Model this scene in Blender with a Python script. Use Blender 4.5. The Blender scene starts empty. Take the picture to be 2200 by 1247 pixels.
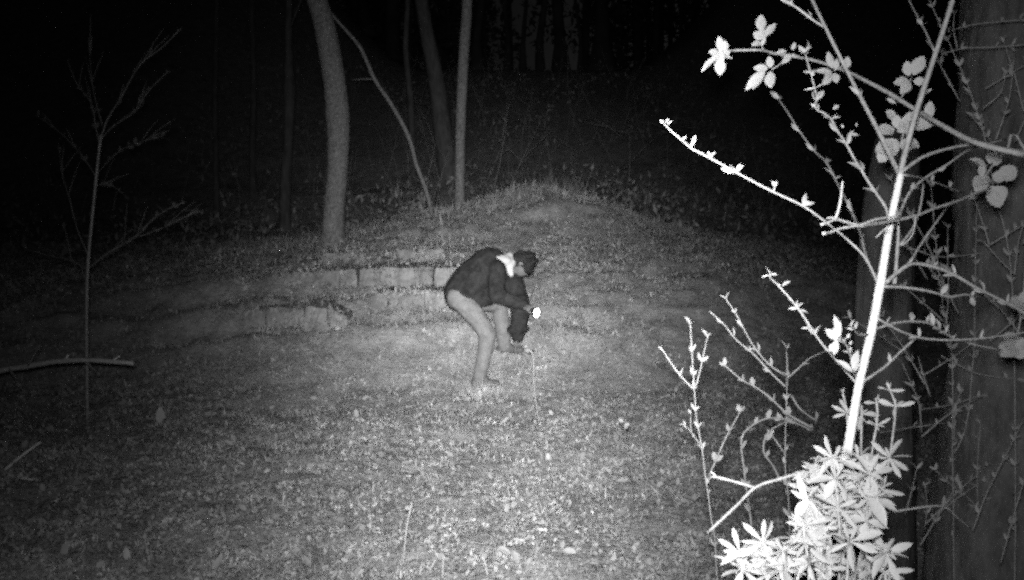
import bpy, math, random
import numpy as np
from mathutils import Vector, Matrix

random.seed(7)
rng = np.random.default_rng(11)
scene = bpy.context.scene
COL = scene.collection

# ------------------------------------------------------------------ camera
W_PX, H_PX, F_PX = 2200.0, 1247.0, 1905.0
HORIZON = 480.0
PITCH = math.atan((H_PX / 2 - HORIZON) / F_PX)
CAM = Vector((0.0, 0.0, 1.5))
FWD = Vector((0, math.cos(PITCH), -math.sin(PITCH)))
UP = Vector((0, math.sin(PITCH), math.cos(PITCH)))
cam_data = bpy.data.cameras.new('camera')
cam_data.sensor_width = 36.0
cam_data.lens = F_PX / W_PX * 36.0
cam_data.clip_start = 0.05
cam_data.clip_end = 600.0
cam = bpy.data.objects.new('camera', cam_data)
cam.location = CAM
cam.rotation_euler = (math.pi / 2 - PITCH, 0, 0)
COL.objects.link(cam)
scene.camera = cam

# ------------------------------------------------------------------ night sky
SUN_EL, SUN_ROT = math.radians(7.0), math.radians(20.0)
world = bpy.data.worlds.new('World')
scene.world = world
world.use_nodes = True
wn, wl = world.node_tree.nodes, world.node_tree.links
wn.clear()
sky = wn.new('ShaderNodeTexSky')
sky.sky_type = 'NISHITA'
sky.sun_disc = False
sky.sun_elevation = SUN_EL
sky.sun_rotation = SUN_ROT
bw = wn.new('ShaderNodeRGBToBW')
bg = wn.new('ShaderNodeBackground')
bg.inputs['Strength'].default_value = 0.0007
wo = wn.new('ShaderNodeOutputWorld')
wl.new(sky.outputs['Color'], bw.inputs['Color'])
wl.new(bw.outputs['Val'], bg.inputs['Color'])
wl.new(bg.outputs['Background'], wo.inputs['Surface'])

# faint moonlight
sun_data = bpy.data.lights.new('moon', 'SUN')
sun_data.energy = 0.002
sun_data.angle = math.radians(0.5)
sun = bpy.data.objects.new('moon', sun_data)
sun.rotation_euler = (math.pi / 2 - SUN_EL, 0, math.pi - SUN_ROT)
COL.objects.link(sun)

# the trail camera's infrared lamp, just above its lens
lamp_data = bpy.data.lights.new('infrared_lamp', 'SPOT')
lamp_data.energy = 6600.0
lamp_data.spot_size = math.radians(110)
lamp_data.spot_blend = 0.6
lamp_data.shadow_soft_size = 0.04
lamp_data.use_nodes = True
ln, ll = lamp_data.node_tree.nodes, lamp_data.node_tree.links
em = [n for n in ln if n.type == 'EMISSION'][0]
tc = ln.new('ShaderNodeTexCoord')
sx = ln.new('ShaderNodeSeparateXYZ')
ab = ln.new('ShaderNodeMath'); ab.operation = 'ABSOLUTE'
sb = ln.new('ShaderNodeMath'); sb.operation = 'SUBTRACT'; sb.inputs[1].default_value = 1.0
ex = ln.new('ShaderNodeMath'); ex.operation = 'EXPONENT'
ll.new(tc.outputs['Normal'], sx.inputs[0]); ll.new(sx.outputs['Z'], ab.inputs[0])
ll.new(ab.outputs[0], sb.inputs[0])
# beam a little taller than wide
vm = ln.new('ShaderNodeVectorMath'); vm.operation = 'MULTIPLY'; vm.inputs[1].default_value = (5.2, 4.0, 0.0)
vd = ln.new('ShaderNodeVectorMath'); vd.operation = 'DOT_PRODUCT'
ng = ln.new('ShaderNodeMath'); ng.operation = 'MULTIPLY'; ng.inputs[1].default_value = -1.0
ll.new(tc.outputs['Normal'], vm.inputs[0]); ll.new(vm.outputs[0], vd.inputs[0]); ll.new(vm.outputs[0], vd.inputs[1])
ll.new(vd.outputs['Value'], ng.inputs[0]); ll.new(ng.outputs[0], ex.inputs[0])
mu2 = ln.new('ShaderNodeMath'); mu2.operation = 'MULTIPLY'; mu2.inputs[1].default_value = 7.0
ex2 = ln.new('ShaderNodeMath'); ex2.operation = 'EXPONENT'
ma = ln.new('ShaderNodeMath'); ma.operation = 'MULTIPLY_ADD'; ma.inputs[1].default_value = 0.045     # weak spill round the beam
ll.new(sb.outputs[0], mu2.inputs[0]); ll.new(mu2.outputs[0], ex2.inputs[0]); ll.new(ex2.outputs[0], ma.inputs[0])
ll.new(ex.outputs[0], ma.inputs[2]); ll.new(ma.outputs[0], em.inputs['Strength'])
lamp = bpy.data.objects.new('infrared_lamp', lamp_data)
lamp.location = CAM + Vector((-0.01, 0.0, 0.065))


def at(px, py, d):
    """point seen at photo pixel (px, py), d metres along the optical axis"""
    return CAM + FWD * d + Vector((1, 0, 0)) * ((px - W_PX / 2) / F_PX * d) + UP * (-(py - H_PX / 2) / F_PX * d)


aim = at(1070, 640, 10.0) - lamp.location
lamp.rotation_euler = aim.to_track_quat('-Z', 'Y').to_euler()
COL.objects.link(lamp)

scene.view_settings.view_transform = 'Standard'
scene.view_settings.look = 'None'
scene.view_settings.exposure = 0.0
scene.view_settings.gamma = 1.0
scene.view_settings.use_curve_mapping = False
scene.render.engine = 'CYCLES'
scene.cycles.use_denoising = False
scene.cycles.max_bounces = 4
scene.cycles.diffuse_bounces = 2
scene.cycles.filter_width = 2.9
scene.cycles.use_adaptive_sampling = True
scene.cycles.adaptive_threshold = 2.0
scene.cycles.adaptive_min_samples = 2


# ------------------------------------------------------------------ materials
def mat(name, lo, hi, scale=8.0, rough=0.85, bump=0.0, bump_scale=None, stretch=(1, 1, 1), island=0.0,
        detail=6.0, nrough=0.65, con=0.2):
    m = bpy.data.materials.new(name)
    m.use_nodes = True
    n, l = m.node_tree.nodes, m.node_tree.links
    b = n['Principled BSDF']
    b.inputs['Roughness'].default_value = rough
    b.inputs['Specular IOR Level'].default_value = 0.2
    t = n.new('ShaderNodeTexCoord')
    mp = n.new('ShaderNodeMapping')
    mp.inputs['Scale'].default_value = stretch
    l.new(t.outputs['Object'], mp.inputs['Vector'])
    ns = n.new('ShaderNodeTexNoise')
    ns.inputs['Scale'].default_value = scale
    ns.inputs['Detail'].default_value = detail
    ns.inputs['Roughness'].default_value = nrough
    l.new(mp.outputs[0], ns.inputs['Vector'])
    mr = n.new('ShaderNodeMapRange')
    mr.inputs['From Min'].default_value = 0.5 - con
    mr.inputs['From Max'].default_value = 0.5 + con
    mr.inputs['To Min'].default_value = lo
    mr.inputs['To Max'].default_value = hi
    l.new(ns.outputs['Fac'], mr.inputs['Value'])
    out = mr.outputs[0]
    if island:
        g = n.new('ShaderNodeNewGeometry')
        ir = n.new('ShaderNodeMapRange')
        ir.inputs['To Min'].default_value = 1.0 - island
        ir.inputs['To Max'].default_value = 1.0 + island
        l.new(g.outputs['Random Per Island'], ir.inputs['Value'])
        mm = n.new('ShaderNodeMath'); mm.operation = 'MULTIPLY'
        l.new(out, mm.inputs[0]); l.new(ir.outputs[0], mm.inputs[1])
        out = mm.outputs[0]
    cb = n.new('ShaderNodeCombineColor')
    for k in range(3):
        l.new(out, cb.inputs[k])
    l.new(cb.outputs[0], b.inputs['Base Color'])
    if bump:
        bt = n.new('ShaderNodeTexNoise')
        bt.inputs['Scale'].default_value = bump_scale or scale * 3
        bt.inputs['Detail'].default_value = 5
        l.new(mp.outputs[0], bt.inputs['Vector'])
        bp = n.new('ShaderNodeBump')
        bp.inputs['Strength'].default_value = bump
        bp.inputs['Distance'].default_value = 0.02
        l.new(bt.outputs['Fac'], bp.inputs['Height'])
        l.new(bp.outputs[0], b.inputs['Normal'])
    return m


M = {
    'ground': mat('soil_and_moss', 0.12, 0.56, 4.0, bump=0.8, bump_scale=30, detail=15, nrough=0.85, con=0.16),
    'litter': mat('leaf_litter', 0.20, 0.42, 1.6, island=0.3, detail=8, nrough=0.7),
    'carpet': mat('moss_and_small_herbs', 0.13, 0.45, 4.2, island=0.42, detail=7, nrough=0.62, con=0.15),
    'grass': mat('grass_blade', 0.18, 0.36, 0.6, island=0.5, detail=3),
    'herb': mat('herb_leaf', 0.22, 0.38, 1.5, island=0.25, detail=6, nrough=0.7),
    'stone': mat('weathered_stone', 0.10, 0.40, 7.0, rough=0.9, bump=1.0, bump_scale=20, detail=12, nrough=0.82, con=0.16),
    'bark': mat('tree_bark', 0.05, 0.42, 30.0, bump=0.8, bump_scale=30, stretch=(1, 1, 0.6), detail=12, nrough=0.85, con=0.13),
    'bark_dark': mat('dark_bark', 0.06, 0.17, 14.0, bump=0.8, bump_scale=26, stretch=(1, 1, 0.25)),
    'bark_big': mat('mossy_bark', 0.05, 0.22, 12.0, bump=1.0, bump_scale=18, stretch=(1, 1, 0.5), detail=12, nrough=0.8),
    'stem': mat('pale_stem', 0.55, 0.75, 60.0, rough=0.7, bump=0.3, bump_scale=200),
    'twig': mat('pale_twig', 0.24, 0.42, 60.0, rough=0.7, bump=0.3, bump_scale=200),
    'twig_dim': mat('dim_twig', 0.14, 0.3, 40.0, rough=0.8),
    'leaf': mat('shrub_leaf', 0.24, 0.42, 30.0, rough=0.6),
    'bramble': mat('bramble_leaf', 0.26, 0.52, 50.0, rough=0.65, bump=0.4, bump_scale=150),
    'cleaver': mat('cleaver_leaf', 0.18, 0.42, 60.0, rough=0.65),
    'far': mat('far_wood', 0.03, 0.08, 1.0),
    'jacket': mat('dark_cloth', 0.002, 0.042, 11.0, rough=0.9, bump=1.0, bump_scale=14, detail=14, nrough=0.86, con=0.13),
    'trousers': mat('pale_cloth', 0.10, 0.24, 16.0, rough=0.9, bump=1.0, bump_scale=12, detail=14, nrough=0.86, con=0.14),
    'collar': mat('collar_cloth', 0.34, 0.46, 12.0, rough=0.9, bump=0.3, bump_scale=25),
    'skin': mat('skin', 0.10, 0.16, 20.0, rough=0.6),
    'hair': mat('dark_hair', 0.004, 0.03, 45.0, rough=0.6, bump=0.8, bump_scale=80),
    'shoe': mat('dark_leather', 0.06, 0.13, 20.0, rough=0.6),
    'rubber': mat('black_metal', 0.03, 0.05, 20.0, rough=0.5),
    'eye': mat('eye', 0.08, 0.12, 20.0, rough=0.2),
}
ml = bpy.data.materials.new('lit_lens')
ml.use_nodes = True
b_ = ml.node_tree.nodes['Principled BSDF']
b_.inputs['Emission Color'].default_value = (1, 1, 1, 1)
b_.inputs['Emission Strength'].default_value = 6.0
M['lens'] = ml


# ------------------------------------------------------------------ object helpers
def mesh_obj(name, verts, faces, material, parent=None, smooth=True):
    me = bpy.data.meshes.new(name)
    me.from_pydata([tuple(v) for v in verts], [], faces)
    me.materials.append(M[material] if isinstance(material, str) else material)
    if smooth:
        me.polygons.foreach_set('use_smooth', [True] * len(me.polygons))
    me.update()
    o = bpy.data.objects.new(name, me)
    COL.objects.link(o)
    if parent is not None:
        set_parent(o, parent)
    return o


def set_parent(o, parent):
    o.parent = parent
    if parent.type == 'EMPTY':
        o.matrix_parent_inverse = Matrix.Translation(-Vector(parent.location))


def thing(name, label, cat, loc, group=None):
    o = bpy.data.objects.new(name, None)
    o.empty_display_size = 0.1
    COL.objects.link(o)
    o.location = loc
    tag(o, label, cat, group)
    return o


def tag(o, label=None, cat=None, group=None, kind=None):
    if label: o['label'] = label
    if cat: o['category'] = cat
    if group: o['group'] = group
    if kind: o['kind'] = kind
    return o


def catmull(pts, rad, n):
    """smooth a polyline of Vectors and radii"""
    if len(pts) < 3:
        out, ro = [], []
        for i in range(len(pts) - 1):
            for k in range(n):
                t = k / n
                out.append(pts[i].lerp(pts[i + 1], t)); ro.append(rad[i] * (1 - t) + rad[i + 1] * t)
        return out + [pts[-1]], ro + [rad[-1]]
    P = [pts[0] * 2 - pts[1]] + list(pts) + [pts[-1] * 2 - pts[-2]]
    out, ro = [], []
    for i in range(1, len(P) - 2):
        p0, p1, p2, p3 = P[i - 1], P[i], P[i + 1], P[i + 2]
        for k in range(n):
            t = k / n
            out.append(0.5 * ((2 * p1) + (p2 - p0) * t + (2 * p0 - 5 * p1 + 4 * p2 - p3) * t * t
                              + (3 * p1 - p0 - 3 * p2 + p3) * t ** 3))
            ro.append(rad[i - 1] * (1 - t) + rad[i] * t)
    return out + [pts[-1]], ro + [rad[-1]]


def tube(pts, rad, sides=7, sub=3, wob=0.0, seed=0):
    """closed tube along pts; returns verts, faces"""
    r_ = random.Random(seed)
    pts, rad = catmull([Vector(p) for p in pts], list(rad), sub)
    V, Fc = [], []
    n = len(pts)
    ref = Vector((0.37, 0.81, 0.46)).normalized()
    t0 = (pts[1] - pts[0]).normalized()
    u = t0.cross(ref).normalized()
    for i, p in enumerate(pts):
        t = (pts[min(i + 1, n - 1)] - pts[max(i - 1, 0)])
        t = t.normalized() if t.length > 1e-9 else t0
        u = (u - t * u.dot(t)).normalized()
        v = t.cross(u)
        for k in range(sides):
            a = 2 * math.pi * k / sides
            rr = rad[i] * (1 + wob * (r_.random() - 0.5) * 2)
            V.append(p + (u * math.cos(a) + v * math.sin(a)) * rr)
    for i in range(n - 1):
        for k in range(sides):
            a, b = i * sides + k, i * sides + (k + 1) % sides
            Fc.append((a, b, b + sides, a + sides))
    V.append(pts[0]); V.append(pts[-1])
    c0, c1 = len(V) - 2, len(V) - 1
    for k in range(sides):
        Fc.append((c0, (k + 1) % sides, k))
        o = (n - 1) * sides
        Fc.append((c1, o + k, o + (k + 1) % sides))
    return V, Fc


def join(parts):
    V, Fc = [], []
    for v, f in parts:
        o = len(V)
        V += list(v)
        Fc += [tuple(i + o for i in q) for q in f]
    return V, Fc


# ------------------------------------------------------------------ ground
_lat = rng.random((256, 256))


def vnoise(x, y):
    x = np.asarray(x, float); y = np.asarray(y, float)
    xi, yi = np.floor(x).astype(int), np.floor(y).astype(int)
    fx, fy = x - xi, y - yi
    fx, fy = fx * fx * (3 - 2 * fx), fy * fy * (3 - 2 * fy)
    a = _lat[xi % 256, yi % 256]; b = _lat[(xi + 1) % 256, yi % 256]
    c = _lat[xi % 256, (yi + 1) % 256]; d = _lat[(xi + 1) % 256, (yi + 1) % 256]
    return (a * (1 - fx) + b * fx) * (1 - fy) + (c * (1 - fx) + d * fx) * fy - 0.5


_ty = np.arange(-40, 260, 0.05)
_tz = np.interp(_ty, [-40, 3, 7, 8.2, 8.9, 9.6, 10.1, 12, 13.5, 15, 17, 20, 24, 32, 40, 44, 55, 90, 260],
                [-0.5, 0.0, -0.04, 0.02, 0.32, 0.60, 0.84, 0.98, 1.06, 1.1, 1.15, 1.5, 2.7, 5.6, 8.3, 8.9, 8.0, 4, -10])
_k = np.exp(-0.5 * (np.arange(-20, 21) * 0.05 / 0.28) ** 2)
_tz = np.convolve(np.pad(_tz, 20, mode='edge'), _k / _k.sum(), mode='valid')


def sstep(a, b, v):
    t = np.clip((v - a) / (b - a), 0, 1)
    return t * t * (3 - 2 * t)


def height(x, y):
    x = np.asarray(x, float); y = np.asarray(y, float)
    z = np.interp(y, _ty, _tz)
    mx = x - 0.35 + 0.5 * vnoise(x * 0.8 + 50, y * 0.8)
    z = z + (0.86 + 0.3 * vnoise(x * 1.3 + 7, y * 1.3)) * np.exp(-0.5 * (mx / np.where(mx > 0, 1.5, 1.9)) ** 2 - 0.5 * ((y - 15.2) / 2.0) ** 2)
    z = z - 0.35 * sstep(2.5, 7, x) * sstep(8, 13, y) * (1 - sstep(15, 22, y))
    z = z - 0.20 * sstep(2.5, 7, -x) * sstep(8, 13, y) * (1 - sstep(15, 22, y))
    z = z + sstep(4.6, 13, np.abs(x - 0.6)) * sstep(20, 44, y) * 6.0
    # little terraces across the bank
    bank = sstep(8.5, 9.2, y) * (1 - sstep(13.5, 15.5, y))
    ph = (z + 0.10 * vnoise(x * 0.7 + 9, y * 0.7)) / 0.23
    z = z + bank * 0.23 * 0.2 * np.sin(2 * np.pi * (ph + 0.9 * vnoise(x * 0.45, y * 0.9 + 31))) * sstep(0.0, 0.3, vnoise(x * 0.55 + 3, y * 1.0))
    near = 1 - sstep(25, 50, y)
    z = z + near * (0.13 * vnoise(x * 0.55, y * 0.55) + 0.07 * vnoise(x * 1.6 + 5, y * 1.6)
                    + (0.035 + 0.05 * bank) * vnoise(x * 5 + 2, y * 5) + 0.018 * vnoise(x * 13, y * 13))
    return z


def gz(x, y):
    return float(height(x, y))


def ground_hit(px, py, d0=3.0, d1=60.0):
    d = np.arange(d0, d1, 0.02)
    dirv = at(px, py, 1.0) - CAM
    x, y, z = CAM.x + dirv.x * d, CAM.y + dirv.y * d, CAM.z + dirv.z * d
    below = np.nonzero(z < height(x, y))[0]
    i = below[0] if len(below) else len(d) - 1
    return float(d[i]), Vector((float(x[i]), float(y[i]), float(height(x[i], y[i]))))


def axis(parts):
    return np.unique(np.round(np.concatenate([np.arange(a, b, s) for a, b, s in parts]), 4))


gx = axis([(-150, -40, 8), (-40, -9, 0.9), (-9, 9, 0.075), (9, 40, 0.9), (40, 151, 8)])
gy = axis([(-40, 2, 2.0), (2, 17.5, 0.075), (17.5, 26, 0.25), (26, 60, 0.8), (60, 260, 8)])
GX, GY = np.meshgrid(gx, gy)
GZ = height(GX, GY)
nx_, ny_ = len(gx), len(gy)
gme = bpy.data.meshes.new('ground')
gme.vertices.add(nx_ * ny_)
gme.vertices.foreach_set('co', np.stack([GX, GY, GZ], -1).astype(np.float32).ravel())
ii = (np.arange(ny_ - 1)[:, None] * nx_ + np.arange(nx_ - 1)[None, :]).ravel()
quads = np.stack([ii, ii + 1, ii + 1 + nx_, ii + nx_], -1).astype(np.int32)
gme.loops.add(quads.size)
gme.loops.foreach_set('vertex_index', quads.ravel())
gme.polygons.add(len(quads))
gme.polygons.foreach_set('loop_start', np.arange(0, quads.size, 4, dtype=np.int32))
gme.polygons.foreach_set('use_smooth', np.ones(len(quads), bool))
gme.materials.append(M['ground'])
gme.update(calc_edges=True)
ground = bpy.data.objects.new('ground', gme)
COL.objects.link(ground)
tag(ground, 'leaf-strewn woodland floor rising to a low grassy mound', kind='structure')


def scatter_mesh(name, V, nv, faces, material):
    """V: (N, nv, 3) vertices; faces: list of index tuples for one piece"""
    N = V.shape[0]
    me = bpy.data.meshes.new(name)
    me.vertices.add(N * nv)
    me.vertices.foreach_set('co', V.astype(np.float32).ravel())
    base = (np.arange(N) * nv)[:, None]
    loops, starts, tot = [], [], 0
    fl = np.concatenate([np.array(f) for f in faces])
    loops = (base + fl[None, :]).astype(np.int32).ravel()
    lens = np.array([len(f) for f in faces])
    st = np.concatenate([[0], np.cumsum(lens)[:-1]])
    starts = ((np.arange(N) * len(fl))[:, None] + st[None, :]).astype(np.int32).ravel()
    me.loops.add(len(loops)); me.loops.foreach_set('vertex_index', loops)
    me.polygons.add(len(starts)); me.polygons.foreach_set('loop_start', starts)
    me.materials.append(M[material])
    me.update(calc_edges=True)
    o = bpy.data.objects.new(name, me)
    COL.objects.link(o)
    return o


def scatter_xy(n, y0, y1, power, half=0.66, margin=1.2):
    """points denser towards the camera"""
    u = rng.random(n)
    p = 1 - power
    y = (y0 ** p + u * (y1 ** p - y0 ** p)) ** (1 / p)
    x = (rng.random(n) * 2 - 1) * (half * y + margin)
    return x, y


def place(local, x, y, z, yaw, pitch, roll, size):
    """local (nv,3) -> (N,nv,3): scale, roll about x, pitch about y, yaw about z"""
    N = len(x)
    v = local[None] * size[:, None, None]
    X, Y, Z = v[..., 0], v[..., 1], v[..., 2]
    c, s = np.cos(roll)[:, None], np.sin(roll)[:, None]
    Y, Z = Y * c - Z * s, Y * s + Z * c
    c, s = np.cos(pitch)[:, None], np.sin(pitch)[:, None]
    X, Z = X * c - Z * s, X * s + Z * c
    c, s = np.cos(yaw)[:, None], np.sin(yaw)[:, None]
    X, Y = X * c - Y * s, X * s + Y * c
    return np.stack([X + x[:, None], Y + y[:, None], Z + z[:, None]], -1)


# dense carpet of moss and tiny herbs
N = 520000
x, y = scatter_xy(N, 2.7, 19, 1.35, half=0.62, margin=0.8)
clump = vnoise(x * 1.1 + 13, y * 1.1) + 0.7 * vnoise(x * 3.3 + 4, y * 3.3) + 0.4 * vnoise(x * 9, y * 9)
keep = rng.random(N) < np.clip(0.75 + clump, 0.25, 1)
x, y, clump = x[keep], y[keep], clump[keep]; n_ = len(x)
tall = np.clip(clump + 0.15, 0, 0.6) * (0.06 + 0.16 * sstep(8.8, 10, y) * (1 - sstep(16, 18, y)))
V = place(np.array([(0, 0, 0), (.45, .22, .04), (1, 0, -.02), (.45, -.22, .04)]), x, y, height(x, y) + 0.002 + tall * rng.random(n_),
          rng.random(n_) * 6.283, rng.normal(0.45, 0.55, n_), rng.normal(0, 0.7, n_),
          (0.011 + 0.020 * rng.random(n_) ** 2) * np.clip(0.55 + y / 11, 0.8, 2.2))
N = 210000
x = rng.uniform(-9.5, 9.5, N); y = rng.uniform(8.0, 17.5, N)
c2 = vnoise(x * 1.7 + 3, y * 1.7) + 0.8 * vnoise(x * 4.1 + 4, y * 4.1) + .4 * vnoise(x * 11, y * 11)
keep = (np.abs(x) < .62 * y + .5) & (rng.random(N) < np.clip(0.45 + 1.5 * c2, 0.05, 1))
x, y, c2 = x[keep], y[keep], c2[keep]; n_ = len(x)
V2 = place(np.array([(0, 0, 0), (.45, .16, .04), (1, 0, -.05), (.45, -.16, .04)]), x, y, height(x, y) + np.clip(c2 + .1, 0, .6) * 0.26 * rng.random(n_),
           rng.random(n_) * 6.283, rng.normal(0.6, 0.6, n_), rng.normal(0, 0.7, n_), 0.025 + 0.05 * rng.random(n_) ** 2)
V = np.concatenate([V, V2])
cp = scatter_mesh('moss', V, 4, [(0, 1, 2, 3)], 'carpet')
tag(cp, 'low carpet of moss and tiny herbs over the whole woodland floor', 'moss', kind='stuff')

# fallen leaves and low herb leaves
N = 13000
x, y = scatter_xy(N, 2.6, 26, 1.25)
keep = vnoise(x * 1.3 + 40, y * 1.3) + 0.6 * vnoise(x * 4, y * 4 + 9) > -0.28
x, y = x[keep], y[keep]; n_ = len(x)
loc = np.array([(0, 0, 0), (.3, .25, .05), (.72, .22, .06), (1, 0, -.03), (.72, -.22, .06), (.3, -.25, .05)])
hl = np.abs(rng.normal(0, 0.035, n_)) * (rng.random(n_) < 0.5)
V = place(loc, x, y, height(x, y) + 0.006 + hl, rng.random(n_) * 6.283, rng.normal(0.15, 0.45, n_),
          rng.normal(0, 0.55, n_), (0.02 + 0.055 * rng.random(n_) ** 2.2) * np.clip(0.7 + y / 20, .8, 1.8))
lit = scatter_mesh('leaf_litter', V, 6, [(0, 1, 2, 3), (3, 4, 5, 0)][::-1], 'litter')
tag(lit, 'fallen leaves and low herb leaves covering the woodland floor', 'leaf litter', kind='stuff')

# soft pale rosettes of herbs among the leaves
NC = 380
cx, cy = scatter_xy(NC, 2.8, 12, 1.3, half=0.55, margin=0.3)
k_ = 26
sp = 0.03 + 0.08 * rng.random(NC) ** 2
x = np.repeat(cx, k_) + rng.normal(0, 1, NC * k_) * np.repeat(sp, k_)
y = np.repeat(cy, k_) + rng.normal(0, 1, NC * k_) * np.repeat(sp, k_)
n_ = len(x)
V = place(loc, x, y, height(x, y) + 0.02 + 0.05 * rng.random(n_), rng.random(n_) * 6.283, rng.normal(0.2, 0.4, n_), rng.normal(0, 0.4, n_), 0.012 + 0.024 * rng.random(n_))
hb = scatter_mesh('low_herbs', V, 6, [(0, 1, 2, 3), (3, 4, 5, 0)][::-1], 'herb')
tag(hb, 'small pale rosettes of herb leaves dotted over the near floor', 'herbs', kind='stuff')

# grass blades
N = 24000
x, y = scatter_xy(N, 2.6, 20, 1.3)
xc, yc = rng.normal(0.6, 1.7, 5200), rng.normal(14.9, 0.9, 5200)
x, y = np.concatenate([x, xc]), np.concatenate([y, yc])
keep = vnoise(x * 0.9 + 70, y * 0.9) + 0.5 * vnoise(x * 3.1, y * 3.1) > -0.2
x, y = x[keep], y[keep]; n_ = len(x)
loc = np.array([(-.05, 0, 0), (.05, 0, 0), (.04, .16, .5), (-.04, .16, .5), (0, .5, .85)])
V = place(loc, x, y, height(x, y) - 0.004, rng.random(n_) * 6.283, rng.normal(0, 0.25, n_),
          rng.normal(-0.2, 0.6, n_), (0.015 + 0.075 * rng.random(n_) ** 3) * np.where((y > 13) & (np.abs(x) < 4.5), 2.6, 1.0))
gr = scatter_mesh('grass', V, 5, [(0, 1, 2, 3), (3, 2, 4)], 'grass')
# low undergrowth on the dark slope
N = 42000
x, y = scatter_xy(N, 15.5, 38, 1.2)
keep = vnoise(x * 0.5 + 20, y * 0.5) + 0.5 * vnoise(x * 1.7, y * 1.7) > 0.02
x, y = x[keep], y[keep]; n_ = len(x)
V = place(np.array([(0, 0, 0), (.3, .2, .05), (1, 0, -.03), (.3, -.2, .05)]), x, y, height(x, y) + 0.7 * rng.random(n_) ** 2.5, rng.random(n_) * 6.283,
          rng.normal(0.5, 0.6, n_), rng.normal(0, 0.6, n_), 0.05 + 0.16 * rng.random(n_) ** 2)
ug = scatter_mesh('undergrowth', V, 4, [(0, 1, 2, 3)], 'litter')
tag(ug, 'dim scrubby undergrowth covering the dark slope beyond the mound', 'undergrowth', kind='stuff')
tw, fr0 = [], random.Random(31)
for k in range(400):
    y_ = fr0.uniform(16.8, 36); x_ = fr0.uniform(-.62, .62) * y_
    z_ = gz(x_, y_); h_ = fr0.uniform(.5, 2.4)
    a = Vector((x_, y_, z_ - .05)); dx_ = Vector((fr0.uniform(-.6, .6), fr0.uniform(-.4, .4), 1)).normalized() * h_
    m_ = a + dx_ * .5 + Vector((fr0.uniform(-.15, .15), 0, 0))
    tw.append(tube([a, m_, a + dx_], [.012, .009, .003], 4, 2))
    for j in range(3):
        e_ = Vector((fr0.uniform(-1, 1), fr0.uniform(-.6, .6), fr0.uniform(0, .9))).normalized() * h_ * .4
        p_ = a.lerp(a + dx_, fr0.uniform(.3, .9))
        tw.append(tube([p_, p_ + e_ * .5 + Vector((0, 0, .03)), p_ + e_], [.007, .005, .002], 4, 1))
v, f = join(tw)
tg = mesh_obj('undergrowth_twigs', v, f, 'twig_dim')
tag(tg, 'dim tangle of leafless twigs standing over the dark slope', 'undergrowth', kind='stuff')
tag(gr, 'short thin grass growing through the fallen leaves', 'grass', kind='stuff')


# ------------------------------------------------------------------ stone ledges
def stone_block(p0, p1, p2, p3, d, thick, parent, seed):
    """irregular block whose front face has the four given pixel corners (bl, br, tr, tl)"""
    r_ = np.random.default_rng(seed)
    A, B, C_, D = [at(px, py, d) for px, py in (p0, p1, p2, p3)]
    back = Vector((0, thick, 0.03))
    n = 5
    V, idx, Fc = [], {}, []

    def pt(i, j, k):
        key = (i, j, k)
        if key not in idx:
            u, v, w = i / n, j / 2, k / 2
            p = (A.lerp(B, u)).lerp(D.lerp(C_, u), v) + back * w
            e = 0.009
            p = p + Vector(r_.normal(0, e, 3))
            if k == 0:
                p.y += 0.02 * r_.random()
                if i in (0, n) or j in (0, 2):
                    p.y += 0.014
            idx[key] = len(V); V.append(p)
        return idx[key]
    for i in range(n):
        for j in range(2):
            Fc.append((pt(i, j, 0), pt(i + 1, j, 0), pt(i + 1, j + 1, 0), pt(i, j + 1, 0)))
            Fc.append((pt(i, j, 2), pt(i, j + 1, 2), pt(i + 1, j + 1, 2), pt(i + 1, j, 2)))
        for k in range(2):
            Fc.append((pt(i, 2, k), pt(i + 1, 2, k), pt(i + 1, 2, k + 1), pt(i, 2, k + 1)))
            Fc.append((pt(i, 0, k), pt(i, 0, k + 1), pt(i + 1, 0, k + 1), pt(i + 1, 0, k)))
    for j in range(2):
        for k in range(2):
            Fc.append((pt(0, j, k), pt(0, j + 1, k), pt(0, j + 1, k + 1), pt(0, j, k + 1)))
            Fc.append((pt(n, j, k), pt(n, j, k + 1), pt(n, j + 1, k + 1), pt(n, j + 1, k)))
    return mesh_obj('stone', V, Fc, 'stone', parent, smooth=False)


_, lp = ground_hit(800, 670)
ledge = thing('rock_ledge', 'pale layered stone ledge in the bank behind the bent person', 'rock', lp)
courses = [
    # top line, bottom line, x of the joints (photo pixels) and courses' distance
    ([(604, 592), (640, 585), (700, 581), (764, 581)], [(604, 612), (640, 617), (700, 620), (764, 619)], [606, 652, 727, 763], 10.0),
    ([(770, 583), (786, 578), (845, 579), (905, 577), (976, 574), (1010, 578)], [(770, 612), (786, 618), (845, 622), (905, 623), (976, 620), (1010, 616)], [772, 816, 889, 931, 1008], 9.95),
    ([(792, 640), (806, 632), (836, 627), (898, 625), (975, 625)], [(792, 662), (806, 670), (836, 673), (898, 673), (975, 668)], [795, 834, 912, 973], 9.5),
    ([(520, 668), (540, 661), (600, 661), (662, 661), (712, 666), (748, 684)], [(520, 700), (540, 707), (600, 711), (662, 711), (748, 704)], [522, 571, 655, 703, 746], 9.1),
    ([(690, 549), (735, 544), (785, 547)], [(690, 562), (735, 566), (785, 563)], [692, 738, 784], 11.6),
    ([(852, 541), (900, 537), (955, 539)], [(852, 556), (900, 561), (955, 557)], [854, 896, 953], 11.6),
]


def lerp_line(line, x_):
    return float(np.interp(x_, [p[0] for p in line], [p[1] for p in line]))


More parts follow.
